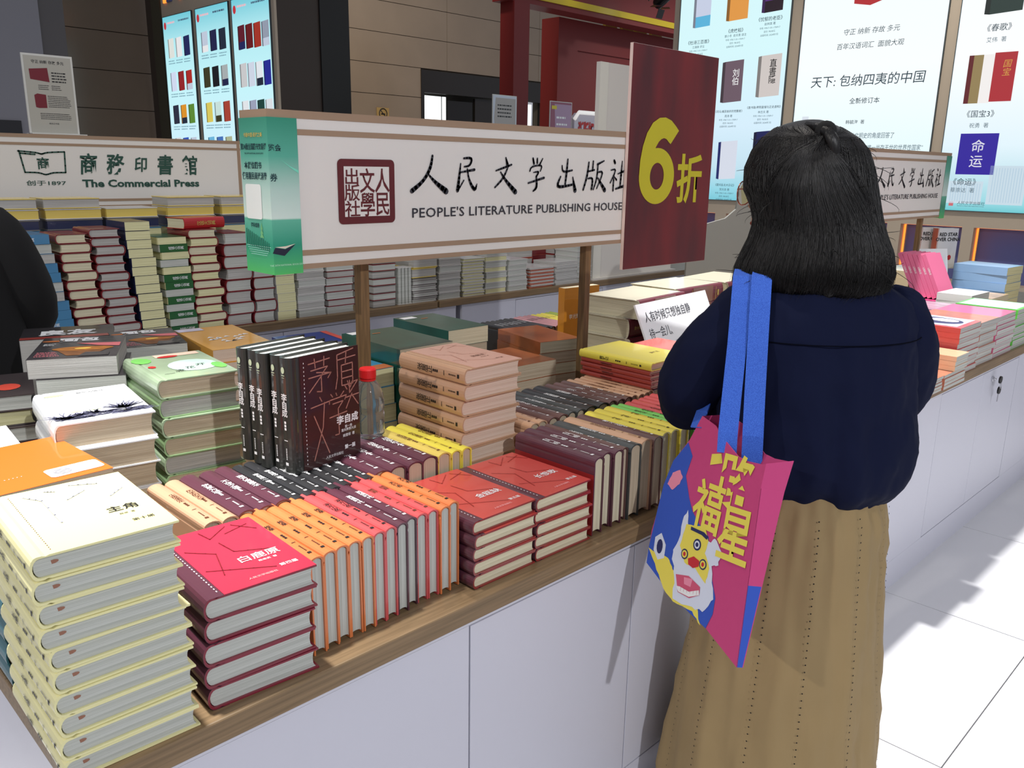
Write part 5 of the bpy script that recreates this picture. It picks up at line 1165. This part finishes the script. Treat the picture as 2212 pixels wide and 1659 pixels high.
def subd(o, lv=1):
    s = o.modifiers.new('subsurf', 'SUBSURF'); s.levels = lv; s.render_levels = lv
    return o
def ring(cx, cy, z, rx, ry, n=32, fold=0, k=9, ph=0, sq=0, dz=None):
    out = []
    for i in range(n):
        a = 2*PI*i/n
        r = 1+fold*(sin(k*a+ph)+.5*sin((k*2+1)*a+ph*1.7))
        c_, s_ = cos(a), sin(a)
        if sq: c_ = math.copysign(abs(c_)**(1-sq), c_); s_ = math.copysign(abs(s_)**(1-sq), s_)
        out.append((cx+rx*r*c_, cy+ry*r*s_, z+(dz(a) if dz else 0)))
    return out
def limb(pts, n=20, fold=0, k=5):          # rings along a path, pts = (x,y,z,r)
    P = [Vector(p[:3]) for p in pts]; rs = []
    pu = None
    for i, p in enumerate(P):
        d_ = (P[min(i+1, len(P)-1)]-P[max(i-1, 0)]).normalized()
        u = pu or (Vector((1, 0, 0)) if abs(d_.x) < .8 else Vector((0, 1, 0)))
        u = (u-d_*u.dot(d_)).normalized(); pu = u; v = d_.cross(u)
        rs.append([tuple(p+(u*cos(2*PI*q/n)+v*sin(2*PI*q/n))*pts[i][3]*(1+fold*sin(k*2*PI*q/n+i*1.3))) for q in range(n)])
    return rs
def join(parts):
    vs, fs = [], []
    for v, f in parts:
        n = len(vs); vs += v; fs += [tuple(n+i for i in q) for q in f]
    return vs, fs

def skeleton(parent, chains, root_first=True, name='body', m=SKIN, lv=1):
    """one continuous skinned figure; chains = lists of (key, x, y, z, r), shared keys join"""
    idx = {}; vs = []; rr = []; es = []
    for ch in chains:
        prev = None
        for it in ch:
            k_ = it[0]
            if k_ not in idx:
                idx[k_] = len(vs); vs.append(it[1:4]); rr.append(it[4])
            if prev is not None: es.append((idx[prev], idx[k_]))
            prev = k_
    me = bpy.data.meshes.new(name); me.from_pydata(vs, es, []); me.update()
    o = link(name, me, None, parent)
    me.materials.append(m)
    o.modifiers.new('skin', 'SKIN')
    for i, sv in enumerate(me.skin_vertices[0].data): sv.radius = (rr[i], rr[i]); sv.use_root = (i == 0)
    s = o.modifiers.new('subsurf', 'SUBSURF'); s.levels = lv; s.render_levels = lv
    return o

def hand(key, wx, wy, wz, dx, dy, dz, side):
    """palm and five fingers; d = pointing direction, side = +1 thumb to local left"""
    d_ = Vector((dx, dy, dz)).normalized(); u = Vector((0, 0, 1)); s_ = d_.cross(u).normalized()*side
    p0 = Vector((wx, wy, wz)); pm = p0+d_*.045
    ch = [[(key+'w',)+tuple(p0)+(.021,), (key+'p',)+tuple(pm)+(.026,)]]
    for i, (o_, L_) in enumerate(((-.024, .052), (-.008, .064), (.009, .060), (.025, .046))):
        b = p0+d_*.075+s_*o_; m1 = b+d_*L_*.5-u*.006; e_ = b+d_*L_*.8-u*.024
        ch.append([(key+'p',), ] if False else [(key+'p',)+tuple(pm)+(.026,), (key+f'f{i}a',)+tuple(b)+(.0095,), (key+f'f{i}b',)+tuple(m1)+(.0085,), (key+f'f{i}c',)+tuple(e_)+(.0075,)])
    tb = p0+d_*.03-s_*.034; te = tb+d_*.04-s_*.016-u*.008
    ch.append([(key+'w',)+tuple(p0)+(.021,), (key+'ta',)+tuple(tb)+(.011,), (key+'tb',)+tuple(te)+(.009,)])
    return ch

# ---- the woman ------------------------------------------------------------
BA = radians(-39.5)
VE = Vector((cos(radians(25.45)), sin(radians(25.45)), 0)); VR = Vector((VE.y, -VE.x, 0))
CB = Vector((1.535, .731, 0))+VR*.03
wm = empty('person', CB, BA, label='woman in a navy shirt and long khaki skirt browsing, seen from behind', cat='person')
bc = [[('pel', 0, .0, .80, .10), ('sp1', 0, .0, .95, .09), ('sp2', 0, .0, 1.08, .095), ('sp3', 0, .01, 1.16, .07), ('nk', -.005, .03, 1.215, .048), ('nk2', -.015, .05, 1.27, .046)]]
bc += [[('sp3', 0, .01, 1.16, .07), ('shl', -.14, 0, 1.155, .045), ('ell', -.214, .082, .945, .036), ('fol', -.160, .18, .935, .031), ('Lw', -.10, .26, .95, .022)]]
bc += [[('sp3', 0, .01, 1.16, .07), ('shr', .14, 0, 1.155, .045), ('elr', .204, .06, .945, .036), ('for', .16, .17, .935, .031), ('Rw', .11, .25, .95, .022)]]
bc += hand('L', -.10, .26, .95, .45, .85, .05, -1)+hand('R', .11, .25, .95, -.45, .85, .05, 1)
for s_, q in ((-1, 'l'), (1, 'r')):
    bc.append([('pel', 0, 0, .80, .10), ('hip'+q, s_*.075, 0, .74, .085), ('kn'+q, s_*.075, .01, .42, .055), ('cf'+q, s_*.075, -.015, .28, .05), ('an'+q, s_*.075, -.01, .085, .033), ('ft'+q, s_*.08, .06, .05, .03), ('to'+q, s_*.085, .12, .04, .022)])
skeleton(wm, bc, lv=1)
for s_ in (-1, 1):
    o = link('shoe', mesh('shoe', *loft([ring(s_*.08, y_, z_, rx, rz_, 14) for y_, z_, rx, rz_ in ()] or [[(s_*.08+w_*cos(2*PI*q/14), y_, .036+h_*sin(2*PI*q/14)) for q in range(14)] for y_, w_, h_ in ((-.07, .022, .030), (-.05, .034, .036), (.03, .038, .035), (.10, .044, .032), (.14, .036, .028), (.16, .018, .020))]), True), mat('shoe_white', (206, 204, 200), .6), wm)
# head with face, turned further left than the body
HA = radians(38)
hd = empty('head', (-.036, .060, 1.365), HA); hd.parent = wm
R_ = []
for z_, hw, ya, yb in ((-.125, .020, .040, .075), (-.115, .042, .0, .085), (-.095, .055, -.045, .092), (-.065, .064, -.072, .095), (-.03, .070, -.086, .094), (0, .073, -.092, .092), (.03, .074, -.094, .092), (.06, .071, -.088, .086), (.09, .060, -.072, .068), (.11, .042, -.048, .044), (.122, .018, -.02, .016)):
    R_.append(ring(0, (ya+yb)/2, z_, hw, (yb-ya)/2, 24, sq=.12))
hm = subd(link('face', mesh('face', *loft(R_), True), SKIN, hd), 1)
link('nose', mesh('nose', *loft([ring(0, .088+q, z_, w_, .012, 8) for q, z_, w_ in ((0, .012, .006), (.006, -.008, .008), (.014, -.03, .012), (.004, -.038, .010))]), True), SKIN, hd)
for s_ in (-1, 1):
    link('eye', mesh('eye', *loft([[(s_*.031+.013*cos(2*PI*q/12), .0865+.004*k_, .005+.0055*sin(2*PI*q/12)) for q in range(12)] for k_ in (0, 1)])), INK_W, hd)
    link('iris', mesh('iris', *loft([[(s_*.031+.0055*cos(2*PI*q/12), .0895+.003*k_, .005+.0052*sin(2*PI*q/12)) for q in range(12)] for k_ in (0, 1)])), INK_K, hd)
    tube('eyebrow', [(s_*.046, .085, .022), (s_*.030, .0905, .026), (s_*.016, .092, .022)], .0022, HAIRM, hd, 6)
    link('ear', mesh('ear', *lathe([(.001, -.004), (.018, -.003), (.020, .004), (.012, .007), (.004, .004)], 14), True), SKIN, hd, Matrix.Translation((s_*.0745, -.012, -.012)) @ Matrix.Rotation(s_*radians(75), 4, 'Y') @ Matrix.Diagonal((1.5, 1, 1, 1)))
flat(hd, 'lips', [ell(0, 0, .020, .006, 14)], mat('lip', (176, 88, 86), .5), (0, .0955, -.062), (-1, 0, 0), (0, 0, 1))
# glasses: thin rose-gold frames with clear lenses
RG_ = mat('rose_gold', (196, 120, 104), .25, .8)
gs = empty('glasses', (0, 0, 0)); gs.parent = hd
for s_ in (-1, 1):
    P_ = [(s_*.034+.027*cos(2*PI*q/20), .108-.004*abs(cos(2*PI*q/20)), -.004+.023*sin(2*PI*q/20)) for q in range(20)]
    tube('rim', P_, .0013, RG_, gs, 6, True)
    link('lens', mesh('lens', [p for p in P_], [tuple(range(20))]), mat('lens_glass', (230, 236, 236), .03, trans=.9, alpha=.35), gs)
    tube('temple', [(s_*.061, .104, .004), (s_*.072, .06, .006), (s_*.077, -.02, .004), (s_*.076, -.04, -.012)], .0013, RG_, gs, 6)
tube('bridge', [(-.008, .108, .002), (0, .112, .005), (.008, .108, .002)], .0013, RG_, gs, 6)

# shirt: torso and both sleeves in one garment
def pleat(a, z):           # soft box pleat down the centre back, deeper lower down
    t_ = (a+PI/2+.10); t_ = (t_+PI) % (2*PI)-PI
    return -.10*math.exp(-(t_/.065)**2)+.035*math.exp(-((t_-.20)/.10)**2)+.020*math.exp(-((t_+.20)/.10)**2)-.05*math.exp(-((t_-.40)/.06)**2)
tr_ = []
for z_, rx, ry, cx, cy, fo in ((1.222, .058, .052, -.004, .03, 0), (1.214, .085, .064, -.002, .022, 0), (1.202, .122, .080, 0, .012, .004), (1.184, .158, .094, 0, .006, .006), (1.155, .181, .106, 0, .002, .008), (1.11, .189, .120, 0, 0, .010), (1.06, .190, .128, 0, 0, .011), (1.00, .193, .133, 0, -.002, .012), (.94, .199, .139, .002, -.005, .014), (.89, .204, .145, .004, -.008, .016), (.85, .205, .147, .004, -.008, .018), (.82, .196, .142, .002, -.005, .022), (.797, .176, .130, 0, 0, .026), (.786, .160, .122, 0, 0, .022), (.79, .150, .115, 0, 0, .01)):
    r_ = []
    for i in range(72):
        a = 2*PI*i/72
        f_ = 1+fo*(sin(7*a+z_*22)+.6*sin(13*a-z_*31)+.5*sin(4*a+z_*9))
        if z_ < 1.12: f_ += pleat(a, z_)*min(1, (1.12-z_)*6)
        r_.append((cx+rx*f_*cos(a), cy+ry*f_*sin(a), z_+.010*sin(3*a+1)*(1 if z_ < .9 else 0)))
    tr_.append(r_)
slv = []
for s_ in (-1, 1):
    ex = .012 if s_ < 0 else -.004
    pts = [(s_*.115, 0, 1.172, .046), (s_*.150, .004, 1.145, .062), (s_*.174, .020, 1.09, .074), (s_*(.192+ex), .040, 1.04, .078), (s_*(.206+ex), .060, .995, .077), (s_*(.212+ex), .078, .962, .070), (s_*(.208+ex), .096, .942, .058), (s_*(.198+ex), .112, .934, .050), (s_*(.190+ex), .128, .932, .056), (s_*(.188+ex), .131, .932, .046)]
    slv.append(loft(limb(pts, 28, .035, 6)))
TXC = bpy.data.textures.new('cloth_folds', 'CLOUDS'); TXC.noise_scale = .075; TXC.noise_depth = 2
def folds(o, st, tx=None):
    d_ = o.modifiers.new('folds', 'DISPLACE'); d_.texture = tx or TXC; d_.strength = st; d_.mid_level = .5; d_.texture_coords = 'LOCAL'
    return o
sh = subd(link('shirt', mesh('shirt', *join([loft(tr_)]+slv), True), NAVY, wm), 2)
folds(sh, .022)
# left cuff flap that sticks out
vs_, fs_ = loft(limb([(-.222, .120, .972, .016), (-.238, .108, .962, .026), (-.252, .096, .950, .024)], 12))
link('sleeve_cuff', mesh('sleeve_cuff', vs_, fs_, True), NAVY, wm)
tube('yoke_seam', [(-.192+.0, -.02, 1.115)]+[(.193*cos(radians(q)), .124*sin(radians(q)), 1.108-.004*cos(radians(q-270))) for q in range(200, 345, 8)], .0012, mat('navy_thread', (8, 10, 22), .95, spec=.05), wm, 5)
# skirt
sk = []
ZS = [.835, .815, .79, .76, .72, .66, .58, .50, .42, .34, .26, .18, .12, .095, .10]
for j, z_ in enumerate(ZS):
    g = min(1, max(0, (.83-z_)/.7))
    rx = .150+.062*g+(.012 if z_ < .79 else 0); ry = .118+.085*g+(.010 if z_ < .79 else 0)
    amp = .010+.040*g; r_ = []
    for i in range(112):
        a = 2*PI*i/112
        f_ = 1+amp*(.55*sin(9*a+.8*sin(z_*7))+.35*sin(17*a+z_*9)+.28*sin(5*a-z_*6))+.022*sin(28*a)*(1-g)**2
        r_.append((-.022*g+rx*f_*cos(a), -.005+ry*f_*sin(a), z_))
    sk.append(r_)
skirt = subd(link('skirt', mesh('skirt', *loft(sk, False), True), KHAKI, wm), 1)
TXS = bpy.data.textures.new('skirt_creases', 'CLOUDS'); TXS.noise_scale = .045; TXS.noise_depth = 2
folds(skirt, .017, TXS)
tube('waistband', [(.156*cos(2*PI*q/40), -.005+.122*sin(2*PI*q/40), .832) for q in range(40)], .008, KHAKI, wm, 6, True)
# rows of eyelets down the skirt seams: pierced dots, each row one part
EY = mat('eyelet_dark', (34, 26, 18), .9)
for q in range(13):
    ci = int((q+.5)*112/13); vs2, fs2 = [], []
    for t_ in range(46):
        z_ = .775-t_*.0145
        j = max(k_ for k_ in range(len(ZS)-2) if ZS[k_] >= z_) if z_ <= ZS[0] else 0
        a0 = Vector(sk[j][ci]); a1 = Vector(sk[j+1][ci]); f_ = (ZS[j]-z_)/max(1e-6, ZS[j]-ZS[j+1]); p = a0.lerp(a1, f_)
        nx = Vector((p.x, p.y, 0)).normalized(); tg = Vector((-nx.y, nx.x, 0)); c0 = p+nx*.005; n = len(vs2)
        for e_ in range(6): vs2.append(c0+tg*.0017*cos(e_*PI/3)+Vector((0, 0, 1))*.0017*sin(e_*PI/3))
        fs2.append(tuple(range(n, n+6)))
    o = link('eyelet_row', mesh('eyelet_row', vs2, fs2), EY, wm); o['kind'] = 'stuff'

# hair: shaped mass plus loose strands, gathered at the crown
hr = empty('hair', (0, 0, 0)); hr.parent = wm
inv = Matrix.Rotation(-BA, 4, 'Z') @ Matrix.Translation(-CB)
def view(a, dep, z): return inv @ (Vector((1.535, .731, 0))+VR*a+VE*dep+Vector((0, 0, z)))
HR = [(1.499, -.035, -.008, .040, .022), (1.492, -.070, .012, .040, .050), (1.482, -.091, .034, .040, .070), (1.466, -.109, .060, .040, .088), (1.445, -.125, .079, .040, .100), (1.410, -.136, .093, .036, .108), (1.370, -.134, .103, .030, .108), (1.335, -.116, .111, .022, .103), (1.300, -.108, .122, .012, .098), (1.265, -.122, .138, .004, .098), (1.225, -.136, .146, -.004, .100), (1.195, -.136, .138, -.010, .092), (1.182, -.122, .112, -.012, .075), (1.186, -.09, .08, -.010, .05)]
NH = 64
def hp(t_, a, k_=1.0):       # point on the hair surface, t_ along the ring list
    i = min(int(t_), len(HR)-2); f_ = t_-i
    z_, l_, r_, c_, h_ = [HR[i][q]*(1-f_)+HR[i+1][q]*f_ for q in range(5)]
    return view((l_+r_)/2+(r_-l_)/2*cos(a)*k_, c_+h_*sin(a)*k_, z_)
rings_ = []
for i in range(len(HR)):
    r_ = []
    for q in range(NH):
        a = 2*PI*q/NH
        k_ = 1+(.010*sin(19*a+i*.5)+.008*sin(33*a-i*.8)+.006*sin(47*a+i))*min(1, i/4)
        p = hp(min(i, len(HR)-1.001), a, k_)
        if i >= 10: p.z += .006*sin(11*a)+.006*sin(27*a+2)+.004*sin(41*a)
        r_.append(tuple(p))
    rings_.append(r_)
subd(link('hair_mass', mesh('hair_mass', *loft(rings_), True), HAIRM, hr), 1)
rnd = random.Random(5)
cu = bpy.data.curves.new('hair_strands', 'CURVE'); cu.dimensions = '3D'; cu.bevel_depth = .00055; cu.bevel_resolution = 0; cu.resolution_u = 1
def strand(P_):
    sp = cu.splines.new('POLY'); sp.points.add(len(P_)-1)
    for q, p in enumerate(P_): sp.points[q].co = (p.x, p.y, p.z, 1); sp.points[q].radius = 1-.75*(q/(len(P_)-1))**2
TIE = view(.004, -.040, 1.470)
for q in range(1500):        # falling lengths over the back and sides
    a = rnd.uniform(PI*.93, PI*2.12); t0 = rnd.uniform(3.0, 8.0); da = rnd.uniform(-.16, .16); end = rnd.uniform(11.0, 12.4); lift = rnd.uniform(1.0, 1.03)
    P_ = [hp(t0+(end-t0)*s_/9, a+da*(s_/9)**1.5, lift+.004*sin(s_*1.7+q)+(.05*rnd.random()*(s_/9)**4 if q % 4 == 0 else 0)) for s_ in range(10)]
    if q % 5 == 0: P_[-1] = P_[-1]+Vector((rnd.uniform(-.012, .012), rnd.uniform(-.012, .012), rnd.uniform(-.012, .004)))
    strand(P_)
for q in range(1100):         # swept-back lengths running to the tie
    a = rnd.choice((rnd.uniform(PI*.4, PI*1.40), rnd.uniform(PI*.7, PI*1.40), rnd.uniform(PI*1.62, PI*2.4))); t0 = rnd.uniform(1.6, 6.8)
    p0 = hp(t0, a, 1.012); P_ = [p0]
    for s_ in range(1, 9):
        f_ = s_/9; aa = a+(1.5*PI+.05-a)*f_; tt = t0+(3.2-t0)*f_**.8
        P_.append(hp(max(1.2, tt), aa, 1.012+.010*sin(PI*f_)))
    P_.append(TIE+Vector((rnd.uniform(-.006, .006), rnd.uniform(-.006, .006), rnd.uniform(-.004, .006))))
    strand(P_)
for q in range(520):         # fanning out from the tie
    a = rnd.uniform(PI*1.22, PI*1.86); end = rnd.uniform(9.5, 12.2); P_ = [TIE+Vector((rnd.uniform(-.008, .008), rnd.uniform(-.008, .008), rnd.uniform(-.008, .004)))]
    for s_ in range(1, 10):
        f_ = s_/9; aa = 1.53*PI+(a-1.53*PI)*min(1, f_*1.8)**.7; P_.append(hp(3.4+(end-3.4)*f_, aa, 1.02+.05*(1-f_)**2))
    strand(P_)
for q in range(70):          # flyaways
    a = rnd.uniform(PI*.8, PI*2.2); t0 = rnd.uniform(2.5, 10.5); p0 = hp(t0, a, 1.0); c0 = hp(t0, a, 1.35)
    d_ = (c0-p0).normalized(); L_ = rnd.uniform(.02, .07); dn = Vector((0, 0, rnd.uniform(-1, .3)))
    strand([p0+(d_*.6*sin(s_*.35)+dn*.12*s_)*L_ for s_ in range(6)])
so = bpy.data.objects.new('hair_strands', cu); COL.objects.link(so); so.parent = hr; cu.materials.append(HAIRM); so['kind'] = 'stuff'
# tie and the gathered bump
tp = [view(.002+.011*cos(2*PI*q/16), -.040, 1.474+.011*sin(2*PI*q/16)) for q in range(16)]
tube('hair_tie', tp, .008, mat('elastic_black', (6, 6, 7), .8), hr, 8, True)
link('gathered_hair', mesh('gathered_hair', *loft(limb([tuple(view(-.03, -.010, 1.482))+(.011,), tuple(view(-.008, -.034, 1.480))+(.010,), tuple(view(.006, -.046, 1.472))+(.011,), tuple(view(.014, -.052, 1.458))+(.012,), tuple(view(.020, -.052, 1.44))+(.010,), tuple(view(.024, -.046, 1.41))+(.005,)], 16, .06, 7)), True), HAIRM, hr)

# ---- the tote bag ----------------------------------------------------------
BO, BU, BV = Vector((1.132, .593, .617)), Vector((-.346, -.910, .229)).normalized(), Vector((.312, .118, .943)).normalized()
bag = empty('tote_bag', BO, 0, label='pink and blue cloth tote bag with yellow characters on the woman’s shoulder'.replace('’', "'"), cat='bag')
BN = BU.cross(BV).normalized()
def bp(u, v, n=0): return BU*u+BV*v+BN*n
MGT = mat('tote_pink', (198, 66, 122), .85, bump=.12, bscale=60); TBL = mat('tote_blue', (48, 84, 186), .85, bump=.12, bscale=60)
OUT = BAGP['outline']
n = len(OUT)
inn = [(u*.985-.002, v) for u, v in OUT]
vs_ = [bp(u, v) for u, v in OUT]+[bp(u, v, -.0016) for u, v in OUT]
fs_ = [tuple(range(n)), tuple(range(2*n-1, n-1, -1))]+[(i, n+i, n+(i+1) % n, (i+1) % n) for i in range(n)]
link('front_panel', mesh('front_panel', vs_, fs_), MGT, bag)
# back panel bulges towards the body; sides and bottom close the bag
def dep_(u, v): return -.010-.050*max(0, min(1, (v+.02)/.40))*max(0, min(1, (u+.30)/.10))
bk = [(u, v+(.012 if v > .33 else 0)) for u, v in OUT]
vs_ = [bp(u, v, dep_(u, v)) for u, v in bk]+[bp(u, v, dep_(u, v)-.0016) for u, v in bk]
link('back_panel', mesh('back_panel', vs_, fs_), MGT, bag)
low = list(range(0, 15))
vs_ = [bp(*OUT[i]) for i in low]+[bp(bk[i][0], bk[i][1], dep_(*bk[i])) for i in low]; m_ = len(low)
link('bottom_gusset', mesh('bottom_gusset', vs_[:10]+vs_[m_:m_+10], [(i, i+1, 10+i+1, 10+i) for i in range(9)]), MGT, bag)
link('side_gusset', mesh('side_gusset', vs_[11:15]+vs_[m_+11:m_+15], [(i, i+1, 4+i+1, 4+i) for i in range(3)]), MGT, bag)
link('side_gusset', mesh('side_gusset_blue', [vs_[i] for i in (9, 10, 11, m_+9, m_+10, m_+11)], [(0, 1, 4, 3), (1, 2, 5, 4)]), TBL, bag)
def bprint(nm, polys, m, h=.0008): return flat(bag, nm, polys, m, BN*h, BU, BV)
bprint('blue_field', [BAGP['blue']], TBL, .0006)
TY = mat('tote_yellow', (232, 216, 88), .85); TW = mat('tote_white', (214, 220, 236), .85); TR_ = mat('tote_red', (196, 40, 50), .85); TP = mat('tote_rose', (206, 84, 116), .85); TN = mat('tote_navy', (36, 40, 92), .85); TLP = mat('tote_lightpink', (232, 140, 166), .85)
bprint('printed_stroke', [BAGP['yi']], TY)
for ch, k_, sx, sy, rr_ in (('路', 'lu', .098, .104, -.10), ('福', 'fu', .086, .096, -.12), ('星', 'xing', .090, .104, -.06)):
    me = txt(ch, 1.0, bold=.018); u, v = BAGP[k_]
    xd = BU*cos(rr_)+BV*sin(rr_); yd = BV*cos(rr_)-BU*sin(rr_)
    o = link('printed_character', me, TY, bag, frame(bp(u, v, .0014), xd, yd)); o.scale = (sx, sy, 1)
def wob(P_, amp, k_):        # shaggy outline
    out = []; r3 = random.Random(k_)
    for i in range(len(P_)):
        a, b = P_[i], P_[(i+1) % len(P_)]
        for s_ in range(4):
            t_ = s_/4; out.append((a[0]+(b[0]-a[0])*t_+r3.uniform(-amp, amp), a[1]+(b[1]-a[1])*t_+r3.uniform(-amp, amp)))
    return out
bprint('lion_body', [wob(BAGP['body'], .0015, 1)], TY, .0009)
bprint('lion_drum', [BAGP['drum']], TW, .0010); bprint('lion_drum_mark', [ell(-.261, .150, .010, .014, 14)], TN, .0012)
bprint('lion_mane', [wob(BAGP['mane'], .003, 2)], TW, .0011)
bprint('lion_face', [wob(BAGP['face'], .001, 3)], TY, .0013)
bprint('lion_band', [BAGP['band']], TN, .0016)
bprint('lion_mouth', [BAGP['mouth']], TP, .0016); bprint('lion_tongue', [BAGP['tongue']], TLP, .0018); bprint('lion_teeth', [BAGP['teeth']], INK_W, .0019)
for i in range(6): bprint('tooth_gap', [rect(-.176+i*.0095, .0835+.0008*i, -.1754+i*.0095, .0915+.0008*i)], TP, .0021)
bprint('lion_nose', [BAGP['glass']], TR_, .0018)
for k_ in ('g1', 'g2'):
    u, v = BAGP[k_]; bprint('lion_eye_ring', [ell(u, v, .0105, .0095)], TN, .0018); bprint('lion_eye', [ell(u, v, .0078, .0070)], TY, .0020); bprint('lion_pupil', [ell(u, v, .004, .004)], TR_, .0022)
u, v = BAGP['eye']; bprint('lion_mirror', [ell(u, v, .0115, .0105)], TN, .0017); bprint('lion_mirror_ring', [ell(u, v, .008, .0072)], TW, .0019); bprint('lion_mirror_dot', [ell(u, v, .0045, .004)], TN, .0021)
bprint('peach_print', [wob(BAGP['peach'], .0008, 4)], TLP, .0010)
# webbing handles over the shoulder
WB = stretched('blue_webbing', (40, 84, 190), (66, 116, 220), (1, 1, 1), 900, .8, .4, .6, bump=.5)
def band(nm, pts, w_, wd):
    vs2 = []; fs2 = []
    for i, p in enumerate(pts):
        p = Vector(p)-BO; wv = Vector(wd[i] if isinstance(wd, list) else wd).normalized()*w_/2
        d_ = (Vector(pts[min(i+1, len(pts)-1)])-Vector(pts[max(i-1, 0)])).normalized(); nn = wv.cross(d_).normalized()*.0011
        vs2 += [p-wv+nn, p+wv+nn, p+wv-nn, p-wv-nn]
    for i in range(len(pts)-1):
        b = 4*i
        for q in range(4): fs2.append((b+q, b+(q+1) % 4, b+4+(q+1) % 4, b+4+q))
    fs2 += [(3, 2, 1, 0), tuple(4*(len(pts)-1)+q for q in range(4))]
    return link(nm, mesh(nm, vs2, fs2), WB, bag)
def V3(a, dep, z): return Vector((1.535, .731, 0))+VR*a+VE*dep+Vector((0, 0, z))
at1 = BO+bp(-.106, .345, -.004); at2 = BO+bp(-.085, .318, -.046)
top1, top2 = V3(-.118, -.045, 1.222), V3(-.082, -.050, 1.228)
band('handle', [at1, V3(-.109, -.222, .95), V3(-.110, -.195, 1.01), V3(-.111, -.155, 1.10), V3(-.114, -.118, 1.175), V3(-.117, -.082, 1.214), top1, V3(-.120, .000, 1.213), V3(-.128, .045, 1.17), V3(-.150, .075, 1.05), BO+bp(-.200, .385, .0)], .034, [VR]*8+[BU]*3)
band('handle', [at2, V3(-.066, -.220, .95), V3(-.070, -.195, 1.01), V3(-.075, -.160, 1.10), V3(-.079, -.125, 1.175), V3(-.082, -.088, 1.218), top2, V3(-.086, .000, 1.218), V3(-.098, .050, 1.17), V3(-.125, .085, 1.05), BO+bp(-.165, .375, -.05)], .036, [VR]*8+[BU]*3)

# ---- person in black at the left frame edge ---------------------------------
pb = empty('person', (.50, 2.78, 0), radians(-20), label='person dressed in black cut off by the left frame edge', cat='person')
bc = [[('pel', 0, 0, .84, .12), ('sp1', 0, 0, 1.0, .11), ('sp2', 0, 0, 1.14, .11), ('sp3', 0, .01, 1.24, .08), ('nk', 0, .03, 1.31, .05), ('hd1', 0, .05, 1.40, .075), ('hd2', 0, .05, 1.48, .085), ('hd3', 0, .05, 1.55, .06)]]
for s_, q in ((-1, 'l'), (1, 'r')):
    bc.append([('sp3', 0, .01, 1.24, .08), ('sh'+q, s_*.17, 0, 1.22, .05), ('el'+q, s_*.24, .04, .97, .042), ('fo'+q, s_*.18, .18, .90, .034), (q+'w', s_*.12, .26, .92, .024)])
    bc += hand(q, s_*.12, .26, .92, -s_*.3, .9, .05, s_)
    bc.append([('pel', 0, 0, .84, .12), ('hip'+q, s_*.09, 0, .78, .09), ('kn'+q, s_*.09, .01, .45, .06), ('an'+q, s_*.09, -.01, .09, .036), ('ft'+q, s_*.09, .08, .045, .03), ('to'+q, s_*.09, .13, .04, .024)])
skeleton(pb, bc)
tz = []
for z_, rx, ry in ((1.33, .055, .055), (1.31, .09, .07), (1.285, .15, .09), (1.25, .19, .11), (1.18, .21, .13), (1.05, .215, .14), (.92, .225, .15), (.80, .235, .155), (.70, .235, .155), (.69, .22, .14)): tz.append(ring(0, 0, z_, rx, ry, 40, .02 if z_ < 1.2 else 0, 7, z_*9))
sl2 = [loft(limb([(s_*.13, 0, 1.26, .055), (s_*.18, .0, 1.21, .075), (s_*.215, .02, 1.10, .078), (s_*.245, .04, .99, .080), (s_*.235, .09, .92, .070), (s_*.19, .17, .90, .052), (s_*.15, .22, .91, .046)], 20, .03)) for s_ in (-1, 1)]
subd(link('black_coat', mesh('black_coat', *join([loft(tz)]+sl2), True), BLKC, pb), 1)
subd(link('trousers', mesh('trousers', *join([loft([ring(s_*.09, 0, z_, r_, r_, 20) for z_, r_ in ((.80, .11), (.6, .095), (.4, .085), (.2, .078), (.07, .075))]) for s_ in (-1, 1)]), True), BLKC, pb), 1)
HB = [(1.60, .02), (1.595, .05), (1.57, .082), (1.52, .098), (1.46, .100), (1.40, .098), (1.36, .092), (1.345, .08)]
subd(link('hair', mesh('hair', *loft([ring(0, .03 if z_ > 1.5 else .015, z_, r_, r_*1.1, 24, .02, 9, z_*20) for z_, r_ in HB]), True), HAIRM, pb), 1)
for s_ in (-1, 1): link('shoe', mesh('shoe', *loft([[(s_*.09+w_*cos(2*PI*q/14), y_, .036+h_*sin(2*PI*q/14)) for q in range(14)] for y_, w_, h_ in ((-.07, .025, .030), (.03, .042, .035), (.12, .046, .032), (.18, .02, .020))]), True), BLKC, pb)
